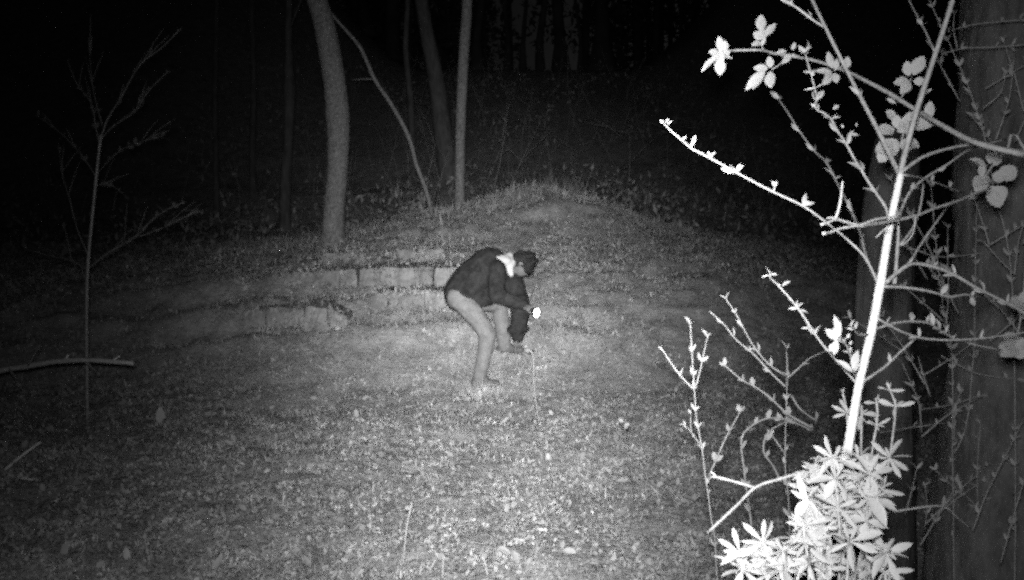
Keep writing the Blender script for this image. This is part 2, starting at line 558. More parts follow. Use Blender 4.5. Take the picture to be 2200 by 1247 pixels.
k = 0
for top, bot, joints, dist in courses:
    for a, b in zip(joints[:-1], joints[1:]):
        a2, b2 = a + 0.5, b - 0.5
        up_ = random.uniform(-2.5, 1.5)
        q = [(a2, lerp_line(bot, a2)), (b2, lerp_line(bot, b2)), (b2, lerp_line(top, b2) + up_), (a2, lerp_line(top, a2) + up_)]
        dg, _ = ground_hit((a + b) / 2, max(q[0][1], q[1][1]))
        stone_block(*q, max(dg, dist - .4) - 0.04 + random.uniform(0, .03), 0.6, ledge, 100 + k)
        k += 1
# moss and grass hanging over the courses
xs, ys, zs = [], [], []
for top, bot, joints, dist in courses[:6]:
    gx_ = np.linspace(joints[0], joints[-1], 9)
    gd_ = [ground_hit(px, lerp_line(bot, px))[0] for px in gx_]
    for _ in range(1300):
        px = random.uniform(joints[0], joints[-1])
        edge = lerp_line(top, px) + random.gauss(0, 4) if random.random() < .5 else (lerp_line(bot, px) + random.gauss(0, 4) if random.random() < .6 else random.uniform(lerp_line(top, px), lerp_line(bot, px)))
        dg = float(np.interp(px, gx_, gd_))
        q = at(px, edge, max(dg, dist - .4) - .05)
        on_top = edge < lerp_line(top, px) + 3
        xs.append(q.x); ys.append(q.y + (random.uniform(0, .5) if on_top else random.uniform(0, .03))); zs.append(q.z)
n_ = len(xs)
V = place(np.array([(0, 0, 0), (.4, .2, .05), (1, 0, -.1), (.4, -.2, .05)]), np.array(xs), np.array(ys), np.array(zs), rng.random(n_) * 6.283,
          rng.normal(0, .8, n_), rng.normal(0, .8, n_), 0.02 + 0.05 * rng.random(n_) ** 2)
mo = scatter_mesh('moss', V, 4, [(0, 1, 2, 3)], 'carpet')
set_parent(mo, ledge)
tag(mo, kind='stuff')


# ------------------------------------------------------------------ trees
def limb_set(base_pts, rads, seed, n=9, length=2.6, start=0.45, up=0.7):
    """bare forking branches from the upper part of a trunk"""
    r_ = random.Random(seed)
    parts = []
    pts, rad = catmull(base_pts, rads, 4)
    m = len(pts)
    for k in range(n):
        t = start + (1 - start) * (k + r_.random()) / n
        i = min(int(t * (m - 1)), m - 1)
        p, r0 = pts[i], rad[i]
        a = r_.random() * 6.283
        d = Vector((math.cos(a), math.sin(a), up + r_.random() * 0.5)).normalized()
        L = length * (0.6 + r_.random() * 0.7) * (1.1 - 0.5 * t)
        q = [p]
        for s in range(3):
            d = (d + Vector((r_.uniform(-.3, .3), r_.uniform(-.3, .3), r_.uniform(0, .35)))).normalized()
            q.append(q[-1] + d * L / 3)
        rr = r0 * 0.5
        parts.append(tube(q, [rr, rr * .7, rr * .42, rr * .15], 5, 2))
        for j in (1, 2, 3):
            for _ in range(2):
                d2 = (d + Vector((r_.uniform(-1, 1), r_.uniform(-1, 1), r_.uniform(-.2, .7)))).normalized()
                l2 = L * r_.uniform(.25, .5)
                q2 = [q[j], q[j] + d2 * l2 * .5, q[j] + d2 * l2 + Vector((0, 0, l2 * .2))]
                parts.append(tube(q2, [rr * .35, rr * .22, rr * .06], 4, 1))
    return join(parts)


def tree(name, label, px_pts, d, h_top, material='bark', seed=1, limbs=9, lean=(0, 0), group=None, cat='tree',
         base_flare=1.35, sides=14, limb_len=2.6, up=0.7, start=0.45):
    """px_pts: (px, py, width_px) from the foot up, at distance d; continues above the frame to height h_top"""
    pts, rad = [], []
    foot = at(px_pts[0][0], px_pts[0][1], d)
    foot.z = gz(foot.x, foot.y) - 0.15
    pts.append(foot); rad.append(px_pts[0][2] / 2 / F_PX * d * base_flare)
    for px, py, w in px_pts:
        p = at(px, py, d)
        if p.z > pts[-1].z + 0.2:
            pts.append(p); rad.append(w / 2 / F_PX * d)
    top = pts[-1]
    dirv = (pts[-1] - pts[-2]).normalized()
    k = 0
    while top.z < h_top and k < 8:
        dirv = (dirv + Vector((lean[0] + random.uniform(-.05, .05), lean[1] + random.uniform(-.05, .05), .12))).normalized()
        top = top + dirv * max(1.2, (h_top - pts[-1].z) / 4)
        pts.append(top); rad.append(max(rad[-1] * 0.80, 0.012))
        k += 1
    t = thing(name, label, cat, (foot.x, foot.y, gz(foot.x, foot.y)), group)
    v, f = tube(pts, rad, sides, 5, 0.035, seed)
    mesh_obj('trunk', v, f, material, t)
    v, f = limb_set(pts, rad, seed, limbs, limb_len, start, up)
    mesh_obj('crown', v, f, material, t)
    return t


d1, _ = ground_hit(718, 522)
tree('tree', 'thick pale trunk bulging midway, the brightest tree behind the bank',
     [(716, 528, 56), (716, 500, 50), (718, 450, 46), (725, 359, 45), (727, 300, 48), (725, 247, 52), (719, 180, 48), (704, 90, 48), (681, 0, 44)],
     d1, 13, 'bark', 3, lean=(-.05, 0), start=0.62)
tree('tree', 'slender straight trunk standing at the back edge of the mound',
     [(988, 432, 24), (988, 400, 21), (989, 290, 22), (995, 140, 23), (1004, 0, 22)], 16.2, 12, 'bark', 5)
tree('tree', 'dim trunk with a swelling, left of the brightest trunk',
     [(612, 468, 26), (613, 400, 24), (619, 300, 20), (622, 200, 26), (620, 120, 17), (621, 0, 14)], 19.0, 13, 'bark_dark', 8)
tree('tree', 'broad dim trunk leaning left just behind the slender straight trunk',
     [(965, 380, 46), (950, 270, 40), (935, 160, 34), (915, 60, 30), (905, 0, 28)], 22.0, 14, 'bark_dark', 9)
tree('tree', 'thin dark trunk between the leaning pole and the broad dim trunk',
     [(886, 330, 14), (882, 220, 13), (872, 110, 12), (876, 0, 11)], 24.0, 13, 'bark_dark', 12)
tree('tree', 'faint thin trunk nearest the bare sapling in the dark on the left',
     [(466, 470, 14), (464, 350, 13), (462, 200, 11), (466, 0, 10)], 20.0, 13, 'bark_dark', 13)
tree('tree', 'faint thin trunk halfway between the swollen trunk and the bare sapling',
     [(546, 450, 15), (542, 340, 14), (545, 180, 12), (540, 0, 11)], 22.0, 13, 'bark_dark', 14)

# leaning pole
pole_px = [(926, 440, 9), (914, 405, 9), (895, 355, 9), (877, 292, 9.5), (841, 225, 9), (805, 171, 8.5), (774, 103, 7.5), (725, 45, 6)]
dp, pf = ground_hit(926, 440)
dp = min(dp, 15.2)
pp = [at(a, b, dp - 0.12 * i) for i, (a, b, w) in enumerate(pole_px)]
pr = [w / 2 / F_PX * dp for a, b, w in pole_px]
pp[0] = pp[0] - Vector((-0.02, 0, 0.15))
lean_t = thing('leaning_pole', 'thin bare pole leaning left over the dark hollow beside the brightest trunk', 'dead stem', pf)
v, f = tube(pp + [at(690, 0, dp - 1.0), at(660, -60, dp - 1.1)], pr + [pr[-1] * .8, pr[-1] * .4], 8, 4, 0.05, 2)
mesh_obj('stem', v, f, 'bark', lean_t)
v, f = tube([at(806, 171, dp - .6), at(780, 170, dp - .7), at(757, 173, dp - .8)], [.012, .01, .005], 5, 2)
mesh_obj('side_twig', v, f, 'bark', lean_t)

# dark trunks on the crest, seen against the faint sky
crest = [(1029, 20, 'outermost dark trunk on the skyline beside the slender straight trunk'),
         (1089, 12, 'second dark trunk on the skyline counting from the slender straight trunk'),
         (1123, 11, 'third dark trunk on the skyline counting from the slender straight trunk'),
         (1161, 17, 'fourth dark trunk on the skyline, beside the brightest chink of sky'),
         (1206, 26, 'thickest dark trunk on the skyline, fifth from the slender straight trunk'),
         (1245, 8, 'thinnest dark trunk on the skyline, sixth from the slender straight trunk'),
         (1292, 40, 'broad dark trunk closing the skyline gap towards the bramble'),
         (846, 34, 'dark skyline trunk seen above the leaning pole'),
         (790, 26, 'dark skyline trunk close beside the upper end of the leaning pole')]
for k, (px, w, lab) in enumerate(crest):
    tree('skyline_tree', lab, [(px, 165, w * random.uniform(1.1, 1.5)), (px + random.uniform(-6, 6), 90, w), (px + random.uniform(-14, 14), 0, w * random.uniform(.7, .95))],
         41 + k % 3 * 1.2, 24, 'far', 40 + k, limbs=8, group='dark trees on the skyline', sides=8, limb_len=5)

# small saplings on the dark slope
for k, (px, py, top, lab) in enumerate([
        (1418, 440, 250, 'faint whip-thin sapling in the dark below the shrub tip'),
        (1476, 455, 330, 'faint short sapling in the dark under the long bright branch'),
        (1612, 470, 300, 'faint sapling in the dark behind the middle of the long bright branch')]):
    d = 17.0 + k
    f0 = at(px, py, d); f0.z = gz(f0.x, f0.y) - .05
    t = thing('dim_sapling', lab, 'sapling', f0)
    tp = at(px + 14, top, d)
    v, f = tube([f0, f0.lerp(tp, .5) + Vector((.08, 0, 0)), tp], [.014, .011, .005], 5, 3)
    mesh_obj('stem', v, f, 'bark_dark', t)
    prt = []
    for j in range(7):
        s = f0.lerp(tp, .35 + .09 * j)
        e = s + Vector((random.uniform(-.5, .5), random.uniform(-.4, .4), random.uniform(.1, .4)))
        prt.append(tube([s, s.lerp(e, .5) + Vector((0, 0, .04)), e], [.007, .005, .002], 4, 2))
    v, f = join(prt)
    mesh_obj('twigs', v, f, 'bark_dark', t)

# far woodland mass on and beyond the crest, thin over the saddle
parts = []
fr = random.Random(77)
for k in range(150):
    x_ = fr.uniform(-42, 44); y_ = fr.uniform(46, 66)
    if -2.2 < x_ - 0.02 * y_ < 3.6 and fr.random() < 0.9:
        continue
    z_ = gz(x_, y_)
    r0 = fr.uniform(.12, .32)
    parts.append(tube([(x_, y_, z_ - .5), (x_ + fr.uniform(-.3, .3), y_, z_ + 7), (x_ + fr.uniform(-.8, .8), y_, z_ + 17)],
                      [r0, r0 * .8, r0 * .3], 6, 2))
v, f = join(parts)
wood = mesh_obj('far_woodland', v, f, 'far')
tag(wood, 'far dark wood of bare trunks closing the view above the slope', 'woodland', kind='stuff')
N = 150000
x = rng.uniform(-46, 46, N); y = rng.uniform(47, 62, N); u = rng.random(N)
z = height(x, y) + 0.2 + 17 * u ** 0.8
px_ = x - 0.02 * y
gap = (px_ > -2.4) & (px_ < 3.8)
low = z - 9.2
dens = np.where(gap, np.clip((low - 0.5) / 2.5, 0, 1) * 0.45, 1.0)
keep = (rng.random(N) < dens) & (~gap | (vnoise(x * 0.9, z * 0.9 + 17) + .5 * vnoise(x * 2.2, z * 2.2) > -0.12))
x, y, z = x[keep], y[keep], z[keep]; n_ = len(x)
loc = np.array([(0, 0, 0), (.5, .22, .05), (1, 0, 0), (.5, -.22, .05)])
V = place(loc, x, y, z, rng.random(n_) * 6.283, rng.normal(0, .8, n_), rng.normal(0, .8, n_), 0.25 + 0.5 * rng.random(n_))
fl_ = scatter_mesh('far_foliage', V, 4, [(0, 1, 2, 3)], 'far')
tag(fl_, 'dark far foliage and ivy among the skyline trunks', 'foliage', kind='stuff')

# bank bushes and tufts
def tuft(name, label, px, py, w_px, h_px, n, material, d=None, cat='grass tuft'):
    dd, p = ground_hit(px, py)
    dd = d or dd
    p = at(px, py, dd); p.z = gz(p.x, p.y)
    r_ = np.random.default_rng(int(px))
    hw, hh = w_px / F_PX * dd / 2, h_px / F_PX * dd
    x = p.x + r_.normal(0, hw * .5, n); y = p.y + r_.normal(0, hw * .5, n)
    loc = np.array([(-.03, 0, 0), (.03, 0, 0), (.025, .12, .5), (-.025, .12, .5), (0, .4, .92)])
    V = place(loc, x, y, height(x, y) - .01, r_.random(n) * 6.283, r_.normal(0, .25, n), r_.normal(-.1, .3, n),
              hh * (.5 + .6 * r_.random(n)))
    t = thing(name, label, cat, p)
    o = scatter_mesh('blades', V, 5, [(0, 1, 2, 3), (3, 2, 4)], material)
    set_parent(o, t)
    tag(o, kind='stuff')
    return t


tuft('grass_tuft', 'pale feathery grass tuft crowning the mound', 1165, 420, 150, 30, 520, 'carpet', d=14.8)
tuft('grass_tuft', 'smaller pale grass tuft on the mound towards the person', 1068, 436, 70, 22, 160, 'grass', d=14.2)
tuft('grass_tuft', 'ragged grass tuft on the right shoulder of the mound', 1255, 440, 60, 22, 150, 'grass', d=14.4)
tuft('dim_bush', 'faint rounded bush in the dark just beyond the mound top', 1185, 330, 110, 110, 500, 'bark', d=19.5, cat='bush')



# ------------------------------------------------------------------ leaf shapes (shared meshes, unit length along +x)
def leaf_mesh(name, width, material, n=5, tooth=0.0, droop=0.12, fold=0.10, power=0.8, skew=0.0):
    V, Fc = [], []
    for i in range(n + 1):
        t = i / n
        w = width / 2 * (math.sin(math.pi * min(t ** (1 + skew), 1.0)) ** power if 0 < t < 1 else 0.04)
        if tooth and 0 < i < n:
            w *= 1 + tooth * (1 if i % 2 else -1)
        zc = -droop * t * t
        V += [(t, 0, zc), (t + (0.02 if tooth and i % 2 else 0), w, zc + fold * w * 2), (t, -w, zc + fold * w * 2)]
    for i in range(n):
        a, b = i * 3, (i + 1) * 3
        Fc += [(a, b, b + 1, a + 1), (a, a + 2, b + 2, b)]
    me = bpy.data.meshes.new(name)
    me.from_pydata(V, [], Fc)
    me.materials.append(M[material])
    me.polygons.foreach_set('use_smooth', [True] * len(me.polygons))
    me.update()
    return me


LEAF = leaf_mesh('leaf', 0.34, 'leaf', 6, power=0.9, droop=0.3, fold=0.2)
LEAF_DARK = leaf_mesh('leaf_dark', 0.45, 'bark_dark', 4)
LEAF_DIM = leaf_mesh('leaf_dim', 0.5, 'twig_dim', 4)
BRAMBLE = leaf_mesh('leaflet', 0.62, 'bramble', 12, tooth=0.07, droop=0.1, fold=0.15, power=0.75)
BRAMBLE_WIDE = leaf_mesh('leaflet_wide', 0.95, 'bramble', 12, tooth=0.07, droop=0.22, fold=0.12, power=0.6)
CLEAVER = leaf_mesh('whorl_leaf', 0.21, 'cleaver', 6, droop=0.16, fold=0.2, power=0.7, skew=0.5)


def put_leaf(parent, me, base, tip, name='leaf', twist=0.0, wide=1.0):
    base, tip = Vector(base), Vector(tip)
    X = tip - base
    L = X.length
    X = X / L
    to_cam = (CAM - base).normalized()
    Z = (to_cam + Vector((0, 0, 0.5))).normalized()
    Z = (Z - X * Z.dot(X))
    if Z.length < 1e-3:
        Z = Vector((0, 0, 1)) - X * X.z
    Z.normalize()
    Y = Z.cross(X)
    R = Matrix((X, Y, Z)).transposed() @ Matrix.Rotation(twist, 3, 'X')
    o = bpy.data.objects.new(name, me)
    COL.objects.link(o)
    o.parent = parent
    mw = Matrix.Translation(base) @ R.to_4x4() @ Matrix.Diagonal((L, L * wide, L, 1))
    if parent.type == 'EMPTY':
        o.matrix_parent_inverse = Matrix.Translation(-Vector(parent.location))
    o.matrix_basis = mw
    return o


def px3(pts, d0, d1=None):
    """list of pixels -> 3D points with distance running from d0 to d1"""
    d1 = d0 if d1 is None else d1
    n = max(len(pts) - 1, 1)
    return [at(p[0], p[1], d0 + (d1 - d0) * i / n) for i, p in enumerate(pts)]


def branch(parent, pts, d0, d1, w0, w1, material='twig', name='branch', sides=6, wob=0.06):
    P = px3(pts, d0, d1)
    n = len(P)
    dm = (d0 + d1) / 2
    R = [(w0 + (w1 - w0) * i / (n - 1)) / 2 / F_PX * dm for i in range(n)]
    v, f = tube(P, R, sides, 4, wob, n)
    o = mesh_obj(name, v, f, material, parent)
    o['_px'] = 0
    del o['_px']
    return o, P


def along(P, t):
    n = len(P) - 1
    i = min(int(t * n), n - 1)
    return P[i].lerp(P[i + 1], t * n - i), (P[i + 1] - P[i]).normalized()


lr = random.Random(5)


def bud_pairs(br, P, ts, size_px, d, me=None, third=True, up=0.35):
    """opposite small leaves at fractions ts along a branch"""
    me = me or LEAF
    for t in ts:
        p, dr = along(P, t)
        for s in (-1, 1) if not third else (-1, 1, 0):
            if lr.random() < 0.18:
                continue
            L = size_px * lr.uniform(.8, 1.5) / F_PX * d * (0.8 if s == 0 else 1)
            side = dr.cross(Vector((0, 1, 0))).normalized() * s
            gd = dr if dr.z > -.25 else -dr
            q = (gd * lr.uniform(.5, .9) + side * lr.uniform(.45, .9) + Vector((0, lr.uniform(-.5, .5), up + .25))).normalized()
            put_leaf(br, me, p, p + q * L, twist=lr.uniform(-1.1, 1.1), wide=lr.uniform(.7, 1.3))


# ------------------------------------------------------------------ the bright shrub
D = 1.62
g0 = at(1690, 1247, D)
sh_base = Vector((g0.x - .03, g0.y + .05, gz(g0.x - .03, g0.y + .05)))
shrub = thing('shrub', 'tall budding shrub with a glaring white stem, nearest the camera', 'shrub', sh_base)
main_px = [(1700, 1600), (1698, 1247), (1722, 1190), (1757, 1120), (1795, 1042), (1820, 970), (1838, 865), (1851, 800), (1869, 727), (1891, 611), (1913, 480), (1932, 390), (1935, 374)]
P = [sh_base - Vector((0, 0, .05))] + px3(main_px[1:], D)
v, f = tube(P, [w / 2 / F_PX * D for w in (34, 32, 31, 30, 26, 22, 19, 18, 18.5, 19, 16, 15, 14)], 10, 5, 0.07, 1)
mesh_obj('main_stem', v, f, 'stem', shrub)

BR = {}
def sb(key, pts, d0, d1, w0, w1, buds=(), size=22, material='twig', third=True, me=None):
    o, P_ = branch(shrub, pts, d0, d1, w0, w1, material)
    bud_pairs(o, P_, buds, size, (d0 + d1) / 2, me, third)
    BR[key] = (o, P_)
    return o, P_

sb('fork_l', [(1935, 380), (1913, 335), (1884, 276), (1850, 212), (1818, 149), (1771, 55), (1745, 0), (1722, -50)], D, 1.95, 10, 7, (.44,), 20)
sb('fork_r', [(1933, 380), (1945, 327), (1967, 247), (1990, 175), (2018, 91), (2047, 0), (2062, -50)], D, 1.70, 13, 10, (.8,), 16)
sb('long', [(1888, 612), (1858, 553), (1818, 513), (1782, 484), (1727, 444), (1662, 413), (1589, 375), (1535, 345), (1487, 320), (1469, 305), (1440, 280), (1425, 264)],
   D, 1.95, 5.5, 4.0, (.36, .56, .74), 26)
sb('back_l', [(1888, 612), (1862, 556), (1851, 509), (1836, 469), (1815, 425), (1800, 396), (1775, 349), (1749, 324), (1716, 280), (1691, 240), (1671, 211)],
   D, 2.7, 6, 4.5, (.2, .33, .52, .6, .7, .79, .99), 26, third=False)
sb('curl', [(1912, 490), (1904, 449), (1884, 418), (1862, 385), (1836, 342), (1815, 305), (1800, 283), (1785, 256), (1771, 244), (1752, 233), (1754, 206), (1742, 160), (1729, 112)],
   D, 1.85, 6.5, 4, (.17, .28, .4, .5, .57, .72, .8, .91, .99), 24, third=False)
sb('arch', [(1904, 607), (1924, 589), (1949, 571), (1971, 567), (2007, 574), (2047, 589), (2091, 615), (2127, 633), (2189, 665), (2240, 700)],
   D, 1.75, 9, 6, (.44, .57, .74, .85), 22, third=False)
sb('low_arc', [(1897, 616), (1945, 618), (2000, 627), (2040, 638), (2076, 633), (2096, 642)], D, 1.75, 7, 5, (.5, .9), 20, third=False)
sb('sweep', [(1884, 684), (1916, 702), (1945, 716), (1982, 727), (2036, 731), (2091, 729), (2131, 725), (2215, 712)], D, 1.75, 5.5, 4, (.1, .4, .6, .76), 20, third=False)
sb('hump', [(1876, 709), (1916, 696), (1953, 691), (1993, 694), (2018, 709), (2040, 722), (2091, 740), (2150, 752)], D, 1.85, 6, 4, (.3, .42, .5, .58, .66), 24, third=False)
sb('low_r', [(1850, 823), (1880, 803), (1905, 785), (1935, 756), (1967, 727)], D, 1.7, 7, 5, (.55, .95), 14, third=False)
sb('low_l', [(1840, 824), (1800, 778), (1760, 731), (1716, 665), (1676, 618), (1655, 598), (1652, 590)], D, 1.85, 5, 4.0, (.36, .5, .84), 24)
BR['low_l_tip'] = BR['low_l']
sb('shoot', [(1869, 720), (1844, 718), (1834, 706), (1828, 700)], D, 1.5, 6, 4, (.6, .99), 16)
sb('shoot_dn', [(1838, 810), (1833, 790), (1826, 760), (1815, 738), (1798, 733)], D, 1.5, 6, 4, (.5, .75, .9), 15)
sb('parallel', [(1922, 610), (1926, 560), (1930, 500), (1929, 450)], 1.66, 1.72, 9, 6, (.05,), 10, third=False)
sb('up_r', [(1935, 527), (1958, 495), (1971, 469), (1980, 430), (1984, 393)], 1.7, 1.85, 6, 5, (), 10)
sb('up_r2', [(1932, 467), (1938, 447), (1956, 411), (1989, 382), (2036, 353), (2073, 327), (2100, 315), (2160, 300)], 1.66, 1.9, 7, 4, (.3, .5, .62), 18, third=False)
sb('up_r3', [(1936, 370), (1982, 338), (2036, 320), (2091, 311), (2150, 318), (2230, 330)], D, 1.8, 8, 5, (), 10)
sb('cross_r', [(1942, 376), (1985, 384), (2030, 400), (2069, 415)], D, 2.0, 4, 3, (.45, .75), 18, 'twig', third=False)
sb('rise_r', [(1953, 567), (1982, 520), (2018, 469), (2033, 447), (2052, 428)], 1.66, 1.9, 5.5, 4, (.2,), 20, third=False)
sb('top_l', [(1769, 58), (1742, 40), (1709, 15), (1680, 0), (1650, -25)], 1.6, 1.55, 6, 4, (.25, .55, .7), 14, third=False)
sb('top_r', [(2007, 110), (1989, 69), (1970, 34), (1953, 0), (1945, -30)], 1.66, 1.9, 4, 3, (.35, .75, .9), 15, third=False)

# explicit leaves that read clearly in the photograph: (branch, base, tip, width)
def leaf_px(key, base, tip, d, wide=1.0, me=None, dz=0.0):
    o = BR[key][0]
    put_leaf(o, me or LEAF, at(base[0], base[1], d), at(tip[0], tip[1], d + dz), wide=wide, twist=lr.uniform(-.3, .3))

for b, t, w in [((1428, 266), (1418, 258), 1.2), ((1430, 264), (1437, 254), 1.1), ((1434, 268), (1444, 258), 1.0),
                ((1466, 303), (1474, 291), 1.2), ((1528, 340), (1521, 325), 1.0), ((1528, 338), (1536, 324), 1.0),
                ((1580, 368), (1592, 350), .8), ((1584, 370), (1598, 352), .7), ((1576, 366), (1567, 361), .9),
                ((1727, 442), (1752, 433), .9), ((1724, 440), (1740, 430), .9)]:
    leaf_px('long', b, t, D + (1888 - b[0]) / 463 * .33, w)
v, f = tube([at(1662, 413, 1.78), at(1664, 402, 1.78), at(1664, 396, 1.78)], [.0022, .002, .0016], 5, 2)
mesh_obj('bud_stalk', v, f, 'twig', BR['long'][0])
leaf_px('long', (1664, 402), (1660, 388), 1.78, 1.6); leaf_px('long', (1664, 402), (1669, 389), 1.78, 1.6)
for b, t, w in [((1654, 592), (1636, 594), .8), ((1654, 590), (1672, 589), .8), ((1680, 616), (1697, 601), 1.0), ((1677, 615), (1668, 610), 1.4),
                ((1714, 664), (1695, 662), 1.0), ((1716, 668), (1737, 668), 1.1), ((1714, 660), (1726, 649), .7),
                ((1740, 706), (1722, 704), .8), ((1742, 708), (1747, 704), 1.6)]:
    leaf_px('low_l', b, t, D + (1840 - b[0]) / 188 * .23, w)
for b, t, w in [((1798, 732), (1778, 706), 1.9), ((1797, 732), (1792, 704), 1.7), ((1796, 730), (1792, 764), 1.5), ((1788, 738), (1782, 756), 1.5),
                ((1806, 722), (1793, 678), .9), ((1804, 724), (1803, 690), .8), ((1820, 728), (1825, 716), 1.6), ((1826, 742), (1829, 732), 1.6),
                ((1831, 800), (1804, 772), 1.0), ((1832, 796), (1842, 752), 1.1), ((1834, 800), (1848, 780), .7)]:
    leaf_px('shoot_dn', b, t, 1.5, w)
for b, t, w in [((1729, 114), (1720, 100), 1.8), ((1730, 112), (1742, 96), 1.3), ((1742, 158), (1727, 152), 1.0), ((1744, 166), (1747, 151), 1.5),
                ((1754, 190), (1729, 191), .6), ((1754, 190), (1772, 176), .6), ((1757, 206), (1762, 196), 1.2),
                ((1752, 232), (1743, 222), 1.4), ((1790, 236), (1803, 224), 1.5), ((1785, 254), (1770, 250), .8), ((1786, 256), (1808, 248), .8),
                ((1812, 275), (1808, 268), 2.0), ((1822, 295), (1834, 278), .9), ((1826, 290), (1848, 288), 1.0), ((1838, 272), (1843, 264), 1.4)]:
    leaf_px('curl', b, t, 1.76, w)

# forked dead twig caught across the shrub
dt = thing('dead_twig', 'bright forked dead twig caught across the white shrub stem', 'twig', at(1850, 486, 1.42))
branch(dt, [(1764, 483), (1780, 478), (1796, 471), (1820, 478), (1847, 485)], 1.36, 1.42, 6, 7, name='twig_arm')
branch(dt, [(1795, 471), (1803, 445), (1807, 422), (1810, 390)], 1.37, 1.36, 7, 5, name='twig_arm')
branch(dt, [(1796, 473), (1788, 468), (1777, 469)], 1.37, 1.36, 6, 4, name='twig_arm')
branch(dt, [(1769, 502), (1782, 500), (1807, 491), (1847, 484), (1884, 471), (1935, 465)], 1.35, 1.46, 7, 5, name='twig_arm')
branch(dt, [(1847, 485), (1880, 481), (1916, 475), (1967, 464), (2011, 447), (2055, 433), (2091, 418), (2128, 405)], 1.42, 1.75, 8, 5, name='twig_arm')
branch(dt, [(1967, 464), (1962, 500), (1948, 520), (1934, 529)], 1.56, 1.6, 4, 3, name='twig_arm')
branch(dt, [(1910, 486), (1896, 497), (1882, 511)], 1.45, 1.45, 5, 3, name='twig_arm')

# ------------------------------------------------------------------ bramble
br_base = Vector((1.35, 1.75, gz(1.35, 1.75)))
bramble = thing('bramble', 'arching bramble cane with toothed leaflets, crossing the top of the white shrub', 'bramble', br_base)
cane_px = [(1567, 109), (1633, 108), (1662, 115), (1727, 125), (1782, 140), (1822, 155), (1858, 173), (1909, 200), (1967, 236), (2004, 258), (2055, 287), (2109, 311), (2200, 332), (2270, 350)]
P = px3(cane_px, 2.3, 1.45)
P = P + [Vector((1.36, 1.78, 1.25)), Vector((1.42, 1.78, .7)), br_base - Vector((0, 0, .03))]
R = [(7 + 5 * i / 13) / 2 / F_PX * 1.7 for i in range(14)] + [.0055, .006, .0065]
v, f = tube(P, R, 7, 4, .08, 4)
cane = mesh_obj('cane', v, f, 'twig', bramble)
BR['cane'] = (cane, P)
def cane_d(px):
    return 2.27 - (px - 1567) / 700 * .80


# leaflets as (base, tip, width factor, wide shape)
leaflets = [
    ((1548, 112), (1545, 78), .62, 0, 1.6), ((1556, 112), (1558, 88), .9, 0, 1.6), ((1545, 114), (1523, 112), .7, 0, 1.6), ((1546, 120), (1506, 152), .35, 0, 1.6),
    ((1547, 126), (1547, 161), .75, 0, 1.58), ((1556, 124), (1574, 125), .6, 0, 1.6), ((1556, 110), (1566, 118), 1.3, 0, 1.6), ((1545, 115), (1531, 130), .8, 0, 1.6), ((1540, 110), (1553, 132), 1.0, 0, 1.6),
    ((1637, 68), (1634, 32), .8, 0, 1.62), ((1644, 80), (1666, 50), .62, 0, 1.62), ((1638, 84), (1620, 70), .9, 0, 1.62), ((1636, 92), (1615, 97), .6, 0, 1.62), ((1634, 60), (1640, 84), .8, 0, 1.62), ((1636, 100), (1644, 80), .5, 0, 1.62),
    ((1656, 146), (1652, 122), .8, 0, 1.6), ((1655, 154), (1655, 188), .8, 0, 1.58), ((1650, 148), (1620, 146), .6, 0, 1.6), ((1644, 152), (1603, 192), .42, 0, 1.6), ((1640, 158), (1616, 190), .6, 0, 1.6), ((1698, 116), (1682, 136), .6, 0, 1.62),
    ((1702, 108), (1708, 92), .7, 0, 1.62), ((1690, 110), (1668, 114), .5, 0, 1.62),
    ((1790, 148), (1778, 112), .5, 0, 1.66), ((1795, 150), (1800, 126), .7, 0, 1.66), ((1788, 156), (1752, 152), .4, 0, 1.66), ((1788, 158), (1772, 168), .8, 0, 1.66), ((1793, 158), (1798, 178), .8, 0, 1.66), ((1786, 162), (1768, 182), .6, 0, 1.66), ((1800, 150), (1822, 142), .7, 0, 1.66), ((1815, 150), (1822, 122), .8, 0, 1.66),
    ((1952, 164), (1948, 132), .78, 0, 1.7), ((1962, 162), (1984, 120), .78, 0, 1.7), ((1952, 174), (1922, 178), .68, 0, 1.7), ((1956, 178), (1936, 200), .7, 0, 1.7), ((1962, 174), (1988, 176), .9, 0, 1.7),
    ((1930, 318), (1886, 318), 1.0, 1, 1.58), ((1926, 300), (1890, 342), .75, 1, 1.56), ((1944, 306), (1976, 312), 1.15, 1, 1.56), ((1938, 300), (1956, 322), 1.0, 1, 1.57),
    ((1922, 258), (1908, 238), .8, 1, 1.62), ((1926, 276), (1928, 248), .9, 0, 1.62), ((1922, 278), (1886, 282), .9, 0, 1.62), ((1934, 262), (1974, 262), 1.0, 1, 1.63), ((1936, 270), (2012, 262), .55, 0, 1.64), ((1946, 258), (1966, 244), 1.1, 0, 1.63),
    ((1998, 256), (1998, 218), .72, 0, 1.66), ((1950, 268), (1930, 282), 1.0, 0, 1.62), ((1905, 212), (1924, 222), .5, 0, 1.7), ((1985, 205), (2002, 190), .4, 0, 1.75),
]
petiole_to = [((1637, 100), (1640, 108)), ((1658, 150), (1706, 116)), ((1792, 152), (1800, 146)), ((1958, 168), (1934, 214)), ((1936, 300), (1962, 240)), ((1998, 256), (1996, 254))]
for a, b in petiole_to:
    v, f = tube([at(a[0], a[1], cane_d(a[0])), at((a[0] + b[0]) / 2, (a[1] + b[1]) / 2 + 1, cane_d(a[0])), at(b[0], b[1], cane_d(b[0]))], [.0016, .0018, .002], 5, 2)
    mesh_obj('leaf_stalk', v, f, 'twig', cane)
for b, t, w, wide, d in leaflets:
    put_leaf(cane, BRAMBLE_WIDE if wide else BRAMBLE, at(b[0], b[1], cane_d(b[0])), at(t[0], t[1], cane_d(b[0]) - .01), name='leaflet', twist=lr.uniform(-.5, .5), wide=w * (1.0 if wide else 1.35))

